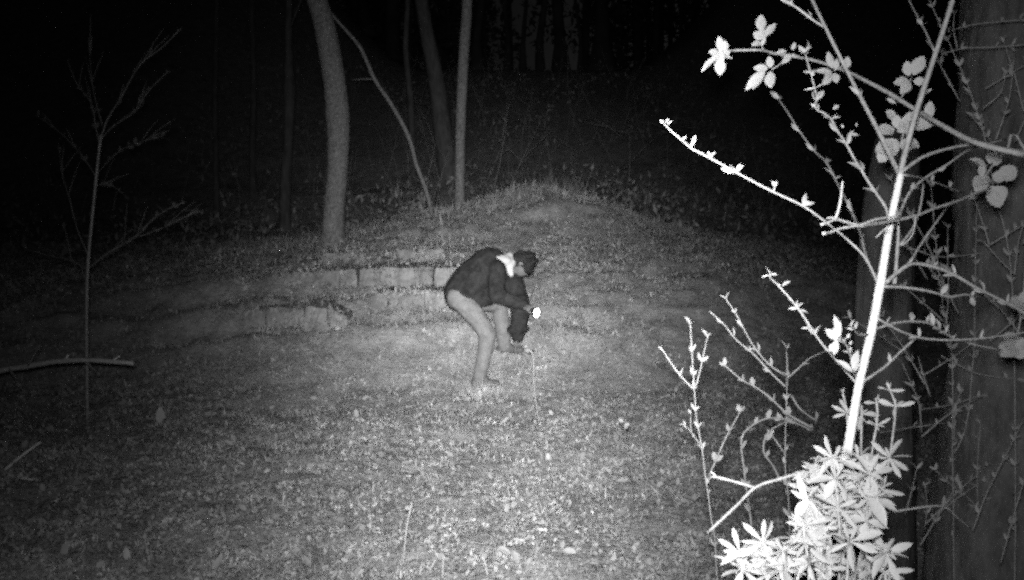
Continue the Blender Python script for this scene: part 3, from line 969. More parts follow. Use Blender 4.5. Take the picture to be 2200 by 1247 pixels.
# second bramble at the right edge with softer leaves
br2_base = Vector((1.55, 2.0, gz(1.55, 2.0)))
bramble2 = thing('bramble', 'smaller bramble spray of rounded leaflets against the big trunk', 'bramble', br2_base)
P = px3([(2082, 430), (2105, 400), (2130, 360), (2160, 330), (2215, 345)], 1.95, 2.0) + [Vector((1.5, 2.02, .9)), br2_base - Vector((0, 0, .03))]
v, f = tube(P, [.002, .0022, .0026, .003, .0035, .004, .0045], 6, 4, .05, 3)
cane2 = mesh_obj('cane', v, f, 'twig', bramble2)
for b, t, w, wide in [((2124, 380), (2092, 398), .9, 0), ((2132, 376), (2160, 384), 1.1, 1), ((2150, 360), (2182, 384), 1.0, 1), ((2128, 400), (2150, 444), .8, 1), ((2120, 360), (2086, 340), .5, 0),
                      ((2126, 352), (2134, 318), .8, 0), ((2110, 380), (2108, 352), .7, 0), ((2140, 400), (2162, 424), 1.0, 0), ((2118, 386), (2098, 414), .9, 0), ((2134, 356), (2152, 336), .9, 0)]:
    put_leaf(cane2, BRAMBLE_WIDE if wide else BRAMBLE, at(b[0], b[1], 1.95), at(t[0], t[1], 1.94), name='leaflet', twist=lr.uniform(-.25, .25), wide=w * (1 if wide else 1.3))
for k, (cx, cy) in enumerate([(2205, 655), (2180, 745)]):
    for j in range(4):
        a = j * 1.6 + k
        put_leaf(cane2, BRAMBLE_WIDE, at(cx, cy, 1.98), at(cx + 30 * math.cos(a), cy + 28 * math.sin(a), 1.96), name='leaflet', wide=1.0)
v, f = tube([at(2210, 420, 1.99), at(2206, 560, 1.99), at(2190, 700, 1.98), at(2170, 760, 1.98)], [.003, .0025, .002, .0015], 5, 4)
mesh_obj('side_cane', v, f, 'twig', cane2)

# ------------------------------------------------------------------ thin background twigs behind the shrub (dim)
def dim_twigs(label, base_px, d, lines, buds=True, w=4.0, name='thin_shrub', material='twig_dim', size=15, extra=None):
    if extra:
        x0, x1, y0, y1, n_ = extra
        for _ in range(n_):
            a, b = lr.uniform(x0, x1), lr.uniform(y0, y1)
            an, L = lr.uniform(-2.6, -.4), lr.uniform(60, 190)
            c_, s_ = math.cos(an), math.sin(an)
            lines = lines + [[(a + c_ * L, b + s_ * L), (a + c_ * L * .5 + lr.uniform(-9, 9), b + s_ * L * .5 + lr.uniform(-9, 9)), (a, b)]]
    b = at(base_px[0], base_px[1], d)
    b.z = gz(b.x, b.y)
    t = thing(name, label, 'shrub', b)
    for k, ln_ in enumerate(lines):
        P_ = px3(ln_, d + random.uniform(-.05, .05), d + random.uniform(-.1, .1))
        if k == 0:
            P_ = P_ + [P_[-1].lerp(b, .5) + Vector((.02, 0, 0)), b - Vector((0, 0, .03))]
        n = len(P_)
        rr = [w / 2 / F_PX * d * (.55 + .5 * i / (n - 1)) for i in range(n)]
        v, f = tube(P_, rr, 5, 3, .06, k)
        o = mesh_obj('stem' if k == 0 else 'branch', v, f, material, t)
        if buds:
            m = len(ln_)
            tot = sum(math.dist(ln_[i], ln_[i + 1]) for i in range(m - 1))
            cnt = max(1, int(tot / 42))
            ts = [min(.98, (i + (.02 if i == 0 else lr.uniform(-.25, .3))) / cnt) for i in range(cnt)]
            scale = (m - 1) / (n - 1)
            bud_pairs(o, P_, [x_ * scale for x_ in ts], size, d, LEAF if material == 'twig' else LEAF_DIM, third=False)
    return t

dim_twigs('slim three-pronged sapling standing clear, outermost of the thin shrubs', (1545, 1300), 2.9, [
    [(1483, 698), (1487, 764), (1492, 836), (1496, 898), (1507, 956), (1515, 1018), (1520, 1055), (1529, 1120), (1536, 1160), (1541, 1247)],
    [(1424, 753), (1445, 785), (1465, 811), (1491, 838)], [(1520, 724), (1512, 760), (1505, 793), (1494, 836)],
    [(1470, 915), (1486, 930), (1500, 950), (1507, 958)], [(1484, 890), (1484, 920), (1490, 938)]], w=4, material='twig')
dim_twigs('slim forked sapling between the three-pronged one and the white stem', (1700, 1300), 2.8, [
    [(1691, 811), (1689, 891), (1687, 945), (1687, 1004), (1693, 1062), (1696, 1120), (1700, 1247)],
    [(1560, 644), (1582, 676), (1615, 738), (1651, 782), (1690, 809)], [(1524, 669), (1556, 698), (1582, 731), (1618, 760), (1655, 800), (1687, 831)],
    [(1771, 756), (1738, 771), (1712, 795), (1692, 812)], [(1689, 748), (1691, 780), (1691, 806)], [(1658, 935), (1672, 955), (1686, 975)]], w=4, material='twig')
dim_twigs('low drooping sapling with a hooked top in front of the slim saplings', (1622, 1300), 2.7, [
    [(1745, 925), (1700, 906), (1655, 898), (1618, 913), (1593, 942), (1598, 1004), (1605, 1062), (1615, 1135), (1620, 1247)],
    [(1556, 785), (1596, 818), (1618, 829), (1655, 855), (1691, 889), (1745, 920)], [(1590, 885), (1560, 940), (1540, 985), (1522, 1025)],
    [(1690, 905), (1650, 930), (1640, 970), (1660, 1000), (1675, 1030)], [(1755, 905), (1720, 880), (1700, 850)]], w=5)
dim_twigs('tangle of dim upright twigs in the dark between white stem and big trunk', (2045, 1300), 2.9, [
    [(2000, 400), (2011, 527), (2020, 610), (2029, 673), (2044, 745), (2047, 847), (2046, 960), (2048, 1060), (2050, 1247)],
    [(2036, 491), (2036, 560), (2038, 620), (2033, 700)], [(2098, 444), (2096, 560), (2094, 650), (2094, 727), (2086, 830), (2075, 920), (2050, 975)],
    [(2193, 536), (2109, 545), (2055, 551), (2018, 552), (1996, 548), (1967, 536), (1938, 527)], [(2210, 815), (2150, 812), (2095, 802), (2060, 785), (2022, 765)],
    [(1975, 880), (2010, 876), (2060, 866), (2105, 850), (2150, 846)], [(1890, 930), (1950, 920), (2010, 912)], [(1972, 765), (1985, 810), (1998, 850)],
    [(1938, 780), (1960, 830), (1975, 870), (1980, 930)], [(2010, 1010), (2040, 1040), (2090, 1080), (2110, 1140)]], w=3.4, material='twig', extra=(1930, 2110, 480, 1180, 16))
dim_twigs('tangle of dim twigs high in front of the big trunk', (2130, 1300), 2.6, [
    [(1996, 0), (2033, 80), (2076, 175), (2095, 230), (2113, 284), (2140, 420), (2170, 560), (2180, 800), (2180, 1247)],
    [(2022, 116), (2073, 104), (2127, 102), (2182, 98), (2230, 92)], [(2036, 69), (2091, 53), (2182, 44), (2230, 42)],
    [(2180, 110), (2172, 190), (2160, 240), (2140, 300)], [(2160, 160), (2150, 200), (2110, 235)], [(2095, 430), (2108, 470), (2118, 500), (2125, 525)],
    [(2200, 900), (2160, 980), (2120, 1060), (2090, 1140)], [(2210, 1000), (2180, 1100), (2150, 1210)]], w=3.6, material='twig', extra=(2040, 2200, 80, 760, 16))
wt = thing('dead_twig', 'pale Y-shaped dead twig lying low among the thin saplings', 'twig', at(1624, 1047, 1.75))
branch(wt, [(1518, 1147), (1535, 1131), (1582, 1087), (1624, 1047), (1676, 1029), (1735, 1011), (1770, 1000)], 1.8, 1.6, 6, 7.5, name='twig_arm')
branch(wt, [(1622, 1048), (1580, 1036), (1538, 1025), (1524, 1028)], 1.72, 1.8, 6, 6, name='twig_arm')
branch(wt, [(1538, 1025), (1533, 1018), (1527, 1014)], 1.8, 1.8, 5, 4, name='twig_arm')
wt2 = thing('dead_twig', 'thin straight dead twig poking right from the leafy clump', 'twig', at(1876, 1113, 1.5))
branch(wt2, [(1860, 1120), (1890, 1106), (1950, 1095), (2024, 1088), (2060, 1115), (2085, 1135)], 1.5, 1.75, 6, 3, name='twig_arm')

# ------------------------------------------------------------------ whorled cleavers in the corner
def cleaver(label, stem_px, d, whorls, width=5, group=None, broad=0.0):
    b = at(stem_px[-1][0], stem_px[-1][1], d)
    b = Vector((b.x, b.y + .03, gz(b.x, b.y + .03)))
    t = thing('cleavers_plant', label, 'weed', b, group)
    P_ = px3(stem_px, d) + [b + Vector((0.01, 0, .35)), b - Vector((0, 0, .02))]
    v, f = tube(P_, [width / 2 / F_PX * d] * len(P_), 5, 3, .08, 2)
    st = mesh_obj('stem', v, f, 'cleaver', t)
    for cx, cy, L, n, ph, sq in whorls:
        c = at(cx, cy, d)
        for k in range(n):
            a = 2 * math.pi * k / n + ph + lr.uniform(-.15, .15)
            ll_ = L * lr.uniform(.55, 1.2) / F_PX * d
            q = Vector((math.cos(a), math.sin(a) * .5 * lr.uniform(.6, 1.2) + lr.uniform(-.35, .35), math.sin(a) * sq + (1 - sq) * .45 + lr.uniform(-.2, .2))).normalized()
            put_leaf(st, LEAF if lr.random() < broad else CLEAVER, c, c + q * ll_, twist=lr.uniform(-.9, .9), wide=lr.uniform(.8, 1.3))
    return t

cleaver('tall whorled weed with four leaf stars, outermost beside the white stem',
        [(1905, 822), (1915, 845), (1924, 876), (1917, 945), (1911, 985), (1898, 1047), (1880, 1115), (1870, 1247)], 1.5,
        [(1906, 838, 30, 3, 1.2, .3), (1923, 874, 38, 6, .4, .35), (1911, 984, 46, 8, .2, .85), (1894, 1050, 42, 8, .5, .8)])
cleaver('short whorled weed with an upright tip between the white stem and the tall weed',
        [(1882, 855), (1885, 885), (1883, 915), (1876, 955), (1868, 1030), (1860, 1247)], 1.55,
        [(1883, 866, 28, 3, 1.3, .2), (1883, 914, 30, 6, .5, .3)], 5)
cleaver('whorled weed half hidden behind the white stem',
        [(1809, 838), (1816, 868), (1820, 890), (1822, 950), (1826, 1040), (1830, 1247)], 1.75,
        [(1812, 850, 24, 2, 1.4, .1), (1820, 888, 34, 7, .1, .6)], 5)
cleaver('whorled weed with one broad star just right of the white stem',
        [(1850, 870), (1852, 890), (1850, 960), (1850, 1247)], 1.72, [(1852, 890, 36, 7, .0, .55)], 5)
cleaver('large eight-leaved star facing out at the bottom of the leafy clump',
        [(1827, 1164), (1824, 1200), (1820, 1247)], 1.22, [(1827, 1164, 62, 8, .35, .95)], 6)
cleaver('broad-leaved weed leaning left out of the leafy clump',
        [(1735, 1075), (1750, 1130), (1760, 1247)], 1.28, [(1735, 1072, 52, 6, 1.9, .8), (1745, 1110, 46, 7, .4, .7)], 6, broad=.9)
clump = [
    ('whorled weed at the very top of the glaring clump, hugging the white stem', [(1790, 985), (1795, 1030), (1800, 1090)]),
    ('whorled weed topping the glaring clump just right of the white stem', [(1845, 985), (1850, 1025), (1852, 1070)]),
    ('whorled weed on the outer shoulder of the clump, next to the tall four-starred weed', [(1868, 1020), (1866, 1070), (1862, 1120)]),
    ('whorled weed on the shoulder of the clump where the Y-shaped twig ends', [(1748, 1012), (1752, 1052), (1765, 1100)]),
    ('whorled weed in the very middle of the glaring clump', [(1812, 1045), (1812, 1085), (1806, 1130)]),
    ('whorled weed low in the clump, hanging in front of the slanting stem', [(1726, 1130), (1730, 1168), (1738, 1210)]),
    ('whorled weed in the crook between the slanting stem and the large star', [(1772, 1140), (1772, 1185), (1775, 1225)]),
    ('low whorled weed clear of the clump, under the Y-shaped twig', [(1640, 1165), (1646, 1200), (1650, 1235)]),
    ('lowest outermost whorled weed at the bottom edge, beyond the Y-shaped twig', [(1590, 1188), (1596, 1225)]),
    ('whorled weed at the bottom edge, between the low weed and the slanting stem', [(1682, 1185), (1684, 1222)]),
    ('whorled weed at the bottom edge under the large eight-leaved star', [(1842, 1218), (1840, 1245)]),
    ('whorled weed at the bottom edge beyond the large star, outside the clump', [(1905, 1190), (1902, 1225)]),
]
for k, (lab, cs) in enumerate(clump):
    d = 1.30 + .2 * lr.random() - (.05 if cs[0][1] > 1120 else 0)
    wh = []
    for cx, cy in cs:
        wh += [(cx, cy, lr.uniform(38, 62), 8, lr.random() * 3, lr.uniform(.45, .95))]
        for _ in range(2):
            wh += [(cx + lr.uniform(-26, 26), cy + lr.uniform(-14, 26), lr.uniform(16, 34), 7, lr.random() * 3, lr.uniform(.3, .9))]
    cleaver(lab, cs + [(cs[-1][0] + lr.uniform(-10, 10), 1262)], d, wh, 6, 'whorled weeds crowded in the corner clump', .22)

# ------------------------------------------------------------------ trunks on the right edge
def solid_trunk(name, label, pts, rad, material, seed, cat='tree', sides=20, crown=True):
    base = Vector(pts[0])
    t = thing(name, label, cat, (base.x, base.y, gz(base.x, base.y)))
    v, f = tube([Vector(p) for p in pts], rad, sides, 6, .03, seed)
    mesh_obj('trunk', v, f, material, t)
    if crown:
        v, f = limb_set([Vector(p) for p in pts], rad, seed, 10, 3.0, .6)
        mesh_obj('crown', v, f, material, t)
    return t

bx, by = at(2300, 700, 3.1).x, at(2300, 700, 3.1).y
solid_trunk('tree', 'big rough trunk filling the edge of view behind the dim twigs',
            [(bx + .02, by, gz(bx, by) - .2), (bx, by, .5), (bx - .02, by, 1.2), (bx - .05, by, 2.0), (bx - .06, by, 3.0), (bx, by + .1, 5.5), (bx + .1, by + .2, 9)],
            [.52, .42, .36, .34, .33, .28, .2], 'bark_big', 21)
sx_, sy_ = at(1905, 600, 3.9).x, at(1905, 600, 3.9).y
sn = solid_trunk('snag', 'dim broken-off trunk standing right behind the white shrub stem',
                 [(sx_, sy_, gz(sx_, sy_) - .1), (sx_, sy_, .6), (sx_ - .01, sy_, 1.2), (sx_ + .01, sy_, 1.6), (sx_ + .03, sy_, 1.86), (sx_ + .05, sy_, 1.93)],
                 [.17, .13, .12, .115, .09, .03], 'bark_dark', 23, cat='dead trunk', sides=14, crown=False)

# ------------------------------------------------------------------ left sapling and fallen branches
sd, sp = ground_hit(188, 905)
sd = min(sd, 6.4)
sap = thing('bare_sapling', 'bare slender sapling alone in the dark at the edge of the lamp light', 'sapling', sp)
def lb(pts, w0, w1, name='branch', buds=0):
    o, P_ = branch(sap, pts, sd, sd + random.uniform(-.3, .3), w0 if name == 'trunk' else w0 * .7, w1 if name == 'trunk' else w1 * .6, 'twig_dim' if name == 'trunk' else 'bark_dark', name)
    if name != 'trunk':
        for _ in range(4):
            p_, dr_ = along(P_, lr.uniform(.25, .9))
            e_ = (dr_ + Vector((lr.uniform(-.9, .9), lr.uniform(-.6, .6), lr.uniform(-.1, .7)))).normalized() * lr.uniform(.12, .3)
            v_, f_ = tube([p_, p_ + e_ * .5 + Vector((0, 0, .01)), p_ + e_], [.0032, .0026, .0012], 4, 2)
            mesh_obj('twig', v_, f_, 'bark_dark', o)
    bud_pairs(o, P_, [min(.99, .25 + .72 * (i + lr.uniform(-.3, .3)) / max(buds - 1, 1)) for i in range(buds)], 10, sd, LEAF_DARK, third=False)
lb([(188, 915), (187, 800), (186, 690), (189, 570), (200, 450), (210, 350), (217, 290)], 7.5, 5, 'trunk')
lb([(217, 295), (232, 255), (260, 210), (287, 160), (310, 130), (345, 105), (390, 60)], 6, 3, buds=7)
lb([(216, 300), (245, 270), (290, 240), (320, 195), (360, 155)], 4, 2.5, buds=7)
lb([(214, 310), (205, 270), (195, 220), (165, 180), (145, 130)], 4, 2.5, buds=6)
lb([(220, 270), (200, 190), (190, 80)], 3, 2, buds=4)
lb([(207, 380), (180, 340), (145, 300), (110, 270), (75, 245)], 4, 2, buds=6)
lb([(211, 370), (250, 330), (290, 310), (355, 290)], 3, 2, buds=6)
lb([(188, 545), (165, 490), (150, 430), (135, 380), (125, 310)], 4.5, 2.5, buds=5)
lb([(193, 575), (230, 545), (290, 510), (330, 470), (370, 445), (395, 435)], 5, 2.5, buds=5)
lb([(300, 508), (350, 490), (420, 455)], 3, 2, buds=4)
lb([(188, 578), (150, 560), (100, 548), (55, 535)], 4, 2, buds=4)
lb([(205, 400), (230, 395), (265, 415)], 3, 2, buds=3)

fb = thing('fallen_branch', 'thick barkless branch jutting in from the edge across the bare sapling', 'branch', at(60, 900, 5.2) * 1)
fbp = [(-160, 870), (-60, 820), (0, 797), (60, 787), (110, 778), (170, 774), (230, 776), (286, 781)]
o, P_ = branch(fb, fbp, 5.9, 5.6, 14, 9, 'twig', 'limb', 9, .14)
for q_ in ([(60, 786), (75, 760), (86, 742)], [(180, 775), (200, 792), (214, 806)], [(20, 794), (34, 812), (40, 826)], [(270, 780), (286, 770), (300, 768)]):
    branch(fb, q_, 5.72, 5.6, 4, 2, 'twig_dim', 'side_twig', 5)
branch(fb, [(140, 776), (144, 768), (147, 762)], 5.7, 5.7, 5, 3, 'stem', 'stub')
branch(fb, [(240, 776), (250, 770), (257, 766)], 5.65, 5.6, 5, 3, 'stem', 'stub')
fb.location = (P_[0].x, P_[0].y, gz(P_[0].x, P_[0].y))
for ch in fb.children:
    ch.matrix_parent_inverse = Matrix.Translation(-Vector(fb.location))
v, f = tube([P_[0], Vector((P_[0].x - .25, P_[0].y, gz(P_[0].x - .25, P_[0].y) - .03))], [.026, .03], 9, 3)
mesh_obj('butt', v, f, 'bark', fb)

for lab, pts in [('thin fallen stick slanting up at the edge, below the jutting branch', [(10, 1010), (40, 985), (70, 962), (88, 950)]),
                 ('short fallen stick lying flat near the bottom corner', [(40, 1026), (80, 1032), (140, 1040)])]:
    d, p = ground_hit(pts[0][0], pts[0][1] + 6)
    t = thing('fallen_stick', lab, 'stick', p)
    branch(t, pts, d, d + .1, 8, 5, 'stem', 'stick', 6)

# slim weeds standing on the floor
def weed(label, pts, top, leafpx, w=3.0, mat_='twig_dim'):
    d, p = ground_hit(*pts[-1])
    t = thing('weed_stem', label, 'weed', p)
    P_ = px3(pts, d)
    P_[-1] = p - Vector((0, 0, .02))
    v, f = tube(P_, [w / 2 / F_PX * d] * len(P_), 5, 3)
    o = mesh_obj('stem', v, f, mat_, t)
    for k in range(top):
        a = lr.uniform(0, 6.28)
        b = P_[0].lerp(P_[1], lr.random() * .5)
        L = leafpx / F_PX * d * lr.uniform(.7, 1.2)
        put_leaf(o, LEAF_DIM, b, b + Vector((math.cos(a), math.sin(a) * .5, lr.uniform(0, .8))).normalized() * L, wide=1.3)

weed('tall thin pale stem rising in front of the bent person', [(1140, 752), (1146, 775), (1147, 830), (1152, 870), (1160, 915)], 3, 12, 2.6, 'twig')
weed('slim weed with a leafy tip between the ledge and the bare sapling', [(731, 768), (727, 795), (721, 820), (718, 845)], 9, 16, 3, 'twig')
weed('slim weed with bushy tip near the bright corner shrubs', [(1340, 905), (1345, 950), (1350, 990), (1362, 1060), (1352, 1140)], 3, 12, 2.2, 'bark_dark')
weed('thin stem leaning in the middle of the near floor', [(884, 1085), (876, 1120), (870, 1170), (866, 1215)], 2, 12, 4, 'twig')
weed('thin short stem to the left on the near floor', [(582, 985), (586, 1003), (588, 1020)], 3, 12, 3)
weed('thin stem with drooping tip left of the tall pale stem', [(958, 870), (962, 890), (966, 915)], 1, 10, 3)
weed('tiny forked weed at the bottom edge below the person', [(955, 1195), (952, 1212), (950, 1240)], 5, 16, 5, 'twig')
weed('pale stub of a weed at the bottom edge, beside the tiny forked weed', [(1035, 1195), (1042, 1210), (1050, 1245)], 3, 14, 6, 'twig')

# one upright pale dead leaf on the left
d, p = ground_hit(345, 912)
t = thing('dead_leaf', 'single upright pale dead leaf standing in the dim floor', 'leaf', p)
put_leaf(t, BRAMBLE, p - Vector((0, 0, .01)), at(344, 874, d), name='blade', wide=.75)
put_leaf(t, LEAF, p, at(340, 900, d), name='blade', wide=.8)


tuft('grass_tuft', 'low grass hiding the near foot of the bent person', 1042, 845, 100, 30, 460, 'carpet')

# ------------------------------------------------------------------ the person
PD = 8.55
def pp3(px, py, off=0.0):
    return at(px, py, PD + off)


def capsule(a, b, ra, rb, sides=12, caps=3):
    a, b = Vector(a), Vector(b)
    ax = b - a
    L = ax.length
    ax = ax / L if L > 1e-6 else Vector((0, 0, 1))
    u = ax.orthogonal().normalized(); w = ax.cross(u)
    rings = []
    for i in range(caps):
        th = math.pi / 2 * (1 - i / caps)
        rings.append((a - ax * ra * math.sin(th), ra * math.cos(th)))
    rings.append((a, ra)); rings.append((b, rb))
    for i in range(1, caps + 1):
        th = math.pi / 2 * i / caps
        rings.append((b + ax * rb * math.sin(th), rb * math.cos(th)))
    V, Fc = [], []
    for c, r in rings:
        for k in range(sides):
            t_ = 2 * math.pi * k / sides
            V.append(c + (u * math.cos(t_) + w * math.sin(t_)) * max(r, 1e-4))
    m = len(rings)
    for i in range(m - 1):
        for k in range(sides):
            p, q = i * sides + k, i * sides + (k + 1) % sides
            Fc.append((p, q, q + sides, p + sides))
    Fc.append(tuple(range(sides))[::-1]); Fc.append(tuple((m - 1) * sides + k for k in range(sides)))
    return V, Fc


def blob(c, r, rot=None, n=10):
    """ellipsoid"""
    V, Fc = [], []
    for i in range(n + 1):
        th = math.pi * i / n
        for k in range(n * 2):
            ph = math.pi * k / n
            p = Vector((r[0] * max(math.sin(th), 1e-3) * math.cos(ph), r[1] * max(math.sin(th), 1e-3) * math.sin(ph), r[2] * math.cos(th)))
            if rot is not None:
                p = rot @ p
            V.append(Vector(c) + p)
    s = n * 2
    for i in range(n):
        for k in range(s):
            a, b = i * s + k, i * s + (k + 1) % s
            Fc.append((a, a + s, b + s, b))
    Fc.append(tuple(range(s))); Fc.append(tuple(n * s + k for k in range(s))[::-1])
    return V, Fc


def skin_of(name, parts, material, parent, voxel, smooth=3):
    v, f = join(parts)
    o = mesh_obj(name, v, f, material, parent)
    m = o.modifiers.new('remesh', 'REMESH')
    m.mode = 'VOXEL'; m.voxel_size = voxel; m.use_smooth_shade = True
    s_ = o.modifiers.new('smooth', 'SMOOTH')
    s_.factor = .5; s_.iterations = smooth
    return o


def chain(pts, rad):
    return [capsule(pts[i], pts[i + 1], rad[i], rad[i + 1]) for i in range(len(pts) - 1)]


fd_n, foot_n = ground_hit(1022, 835)
fd_f, foot_f = ground_hit(1088, 758)
PD = fd_n + 0.08
offF = fd_f - PD
ank_f = pp3(1084, 740, offF)
hipN, kneN, ankN = pp3(985, 640, -.09), pp3(1048, 718, -.13), pp3(1029, 808, -.07)
hipF, kneF = pp3(995, 640, .10), pp3(1072, 654, offF * .75)
pel, wai, che, nek = pp3(990, 628), pp3(1012, 600), pp3(1052, 572), pp3(1086, 566)
shoN, shoF = pp3(1068, 580, -.17), pp3(1098, 596, .17)
elbN, wriN = pp3(1066, 636, -.24), pp3(1126, 655, -.28)
elbF, wriF = pp3(1119, 662, .12), pp3(1112, 722, .14)
head = pp3(1124, 563, -.02)
person = thing('person', 'person in dark jacket and pale trousers bent double over the ground', 'person', foot_n)

# body: one continuous figure
Rh = Matrix.Rotation(math.radians(12), 3, 'Y')
body_parts = []
body_parts += chain([pel, wai, che, nek], [.13, .125, .145, .06])
body_parts += [capsule(nek, head, .058, .062)]
body_parts += [blob(head, (.105, .078, .088), Rh), blob(head + Vector((-.015, 0, -.065)), (.068, .058, .072), Rh)]
body_parts += [blob(head + Vector((.035, 0, -.105)), (.018, .014, .02)), blob(head + Vector((-.075, 0, -.085)), (.026, .03, .024))]
body_parts += [blob(head + Vector((-.02, -.078, -.01)), (.03, .01, .018)), blob(head + Vector((-.02, .078, -.01)), (.03, .01, .018))]
body_parts += chain([hipN, kneN, ankN], [.085, .062, .045]) + chain([hipF, kneF, ank_f], [.085, .062, .045])
body_parts += chain([shoN, elbN, wriN], [.055, .042, .030]) + chain([shoF, elbF, wriF], [.055, .042, .030])
body_parts += [capsule(che, shoN, .1, .06), capsule(che, shoF, .1, .06), capsule(pel, hipN, .12, .09), capsule(pel, hipF, .12, .09)]
# near hand closed round the torch
t_ax = Vector((.45, -.80, -.25)).normalized()
t_c = pp3(1139, 663, -.30)
h_u = t_ax.cross(Vector((0, 0, 1))).normalized(); h_v = h_u.cross(t_ax).normalized()
palm = t_c - h_u * .036
if (palm - wriN).length > (t_c + h_u * .036 - wriN).length:
    h_u = -h_u; palm = t_c - h_u * .036
body_parts += [capsule(wriN, palm - t_ax * .02, .030, .026), capsule(palm - t_ax * .035, palm + t_ax * .030, .021, .021)]
for k, (off, r) in enumerate([(-.036, .0085), (-.014, .0095), (.008, .0095), (.030, .0090)]):
    fp = []
    for j, a in enumerate((165, 115, 60, 5, -45)):
        a = math.radians(a)
        rr = .0275
        fp.append(t_c + t_ax * (off + .002 * j) + h_u * math.cos(a) * rr + h_v * math.sin(a) * rr)
    body_parts += chain(fp, [r * 1.1, r, r, r * .92, r * .8])
th = [palm + t_ax * .01 - h_v * .012, t_c + t_ax * .030 - h_u * .018 - h_v * .028, t_c + t_ax * .042 + h_u * .008 - h_v * .030]
body_parts += chain(th, [.012, .011, .0095])
# far hand hanging, slightly curled
hd = (wriF - elbF).normalized()
p1 = wriF + hd * .085
body_parts += [capsule(wriF, p1, .028, .030)]
hs = hd.cross(Vector((0, 1, 0))).normalized()
for k, (off, L) in enumerate([(-.028, .068), (-.009, .078), (.010, .074), (.028, .058)]):
    b0 = p1 + Vector((0, off, 0))
    c1 = b0 + hd * L * .5 - hs * .006
    c2 = c1 + (hd * .75 - hs * .6).normalized() * L * .35
    body_parts += chain([b0, c1, c2], [.0100, .0092, .0080])
body_parts += chain([wriF + hd * .03 + Vector((0, -.022, 0)), wriF + hd * .065 + Vector((0, -.05, 0)) - hs * .01, wriF + hd * .095 + Vector((0, -.052, 0)) - hs * .02], [.013, .011, .009])
skin_of('body', body_parts, 'skin', person, .0075, 2)

# clothing
jk = []
jk += chain([pel + Vector((-.005, 0, -.035)), pel, wai, che, nek + Vector((-.03, 0, 0))], [.150, .165, .170, .180, .085])
jk += [capsule(pel + Vector((0, -.06, -.03)), che + Vector((0, -.07, -.02)), .135, .14), capsule(pel + Vector((0, .06, -.03)), che + Vector((0, .07, -.02)), .135, .14)]
jk += [capsule(che, shoN, .15, .088), capsule(che, shoF, .15, .088), capsule(pp3(1005, 640, -.05), pp3(1046, 640, -.08), .10, .085), capsule(pp3(1005, 640, .07), pp3(1046, 636, .1), .10, .08)]
jk += chain([shoN, elbN, wriN], [.090, .074, .050]) + chain([shoF, elbF, wriF], [.11, .100, .066])
jr = random.Random(9)
for a_, b_2, r in [(shoN, elbN, .078), (elbN, wriN, .064), (shoF, elbF, .100), (elbF, wriF, .085), (pel, che, .165)]:
    for k in range(5):      # creases of loose cloth
        p = a_.lerp(b_2, (k + .6) / 5.5)
        jk.append(blob(p + Vector((jr.uniform(-.02, .02), -.01 * jr.random(), jr.uniform(-.02, .02))), (r * 1.1, r * 1.02, r * .62), Matrix.Rotation(jr.uniform(-1, 1), 3, 'Y'), 6))
skin_of('jacket', jk, 'jacket', person, .012, 4)
tr = chain([hipN, hipN.lerp(kneN, .5) + Vector((0.01, -.01, .015)), kneN, kneN.lerp(ankN, .5) + Vector((.008, 0, 0)), ankN + Vector((0, 0, -.035))], [.105, .094, .078, .072, .058])
tr += chain([hipF, hipF.lerp(kneF, .5), kneF, kneF.lerp(ank_f, .5), ank_f + Vector((0, 0, -.02))], [.115, .10, .082, .078, .066])
tr += [capsule(pel, hipN, .145, .115), capsule(pel, hipF, .145, .115)]
for a_, b_2, r in [(kneN, ankN, .071), (kneF, ank_f, .074), (hipN, kneN, .092)]:
    for k in range(4):
        tr.append(blob(a_.lerp(b_2, (k + .5) / 4.2) + Vector((jr.uniform(-.012, .012), 0, 0)), (r * 1.08, r, r * .5), Matrix.Rotation(jr.uniform(-.8, .8), 3, 'Y'), 6))
skin_of('trousers', tr, 'trousers', person, .012, 3)
co = [capsule(pp3(1080, 560, -.105), pp3(1096, 566, -.085), .055, .055), capsule(pp3(1092, 566, -.1), pp3(1098, 590, -.12), .045, .026), capsule(pp3(1070, 556, -.12), pp3(1088, 562, -.12), .03, .05),
      capsule(pp3(1088, 560, -.07), pp3(1090, 560, .09), .065, .06), capsule(pp3(1094, 552, -.06), pp3(1096, 546, 0), .04, .03)]
skin_of('collar', co, 'collar', person, .010, 3)
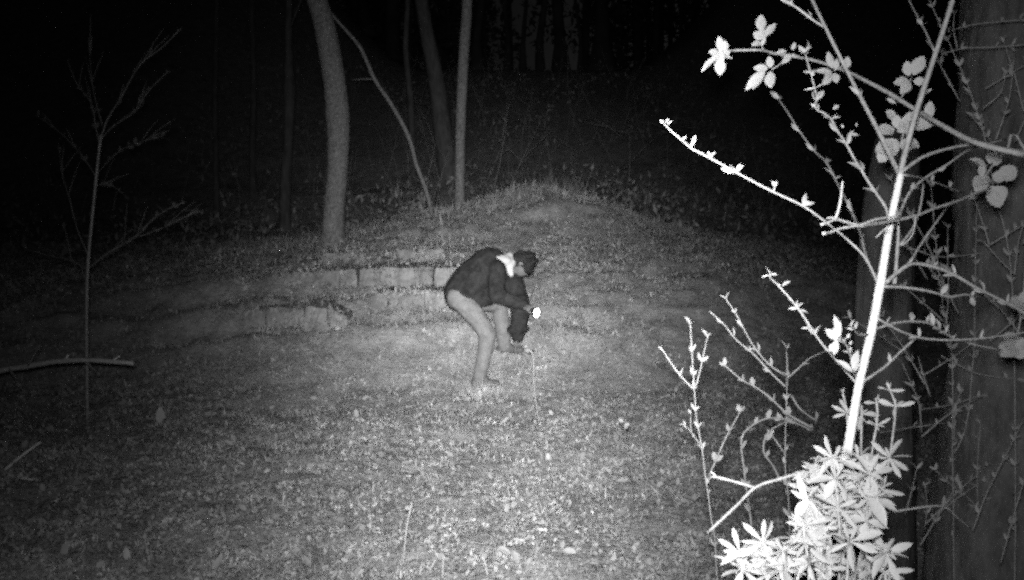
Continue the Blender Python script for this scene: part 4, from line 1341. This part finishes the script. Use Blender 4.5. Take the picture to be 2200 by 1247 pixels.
ha = [blob(head + Vector((.045, 0, -.055)), (.058, .084, .062), Rh), blob(head + Vector((.014, 0, .012)), (.112, .092, .090), Rh), blob(head + Vector((-.045, 0, .02)), (.07, .09, .075), Rh), blob(head + Vector((.045, 0, -.025)), (.064, .080, .072), Rh)]
hr = random.Random(4)
for k in range(26):
    a = hr.uniform(0, 6.28); e = hr.uniform(-.2, 1.3)
    q = Vector((math.cos(a) * math.cos(e) * .112, math.sin(a) * math.cos(e) * .092, math.sin(e) * .09))
    ha.append(blob(head + Vector((.014, 0, .012)) + q, (.028, .022, .018), Matrix.Rotation(hr.uniform(-1, 1), 3, 'Y'), 5))
skin_of('hair', ha, 'hair', person, .009, 2)
for s in (-1, 1):
    v, f = blob(head + Vector((.022, s * .028, -.112)), (.013, .013, .013), None, 6)
    mesh_obj('eye', v, f, 'eye', person)
for ank, gnd, dx in [(ankN, foot_n, .16), (ank_f, foot_f, .15)]:
    heel = Vector((ank.x - .04, ank.y, gz(ank.x - .04, ank.y) + .04))
    toe = Vector((ank.x + dx, ank.y - .03, gz(ank.x + dx, ank.y - .03) + .036))
    sh = [capsule(heel, toe, .045, .040), capsule(ank, heel + Vector((.03, 0, .02)), .052, .05), capsule(ank + Vector((.02, 0, -.02)), toe.lerp(heel, .35), .048, .044)]
    skin_of('shoe', sh, 'shoe', person, .009, 2)

# torch in the near hand
torch = thing('torch', 'small lit torch glaring white in the bent person\'s hand', 'torch', t_c)
v, f = tube([t_c - t_ax * .065, t_c - t_ax * .06, t_c + t_ax * .05, t_c + t_ax * .06], [.014, .0165, .0165, .018], 14, 2)
mesh_obj('barrel', v, f, 'rubber', torch)
v, f = tube([t_c + t_ax * .06, t_c + t_ax * .085, t_c + t_ax * .115], [.018, .036, .040], 16, 2)
mesh_obj('head', v, f, 'rubber', torch)
v, f = blob(t_c + t_ax * .114, (.028, .042, .026), t_ax.to_track_quat('Z', 'Y').to_matrix(), 8)
mesh_obj('lens', v, f, 'lens', torch)
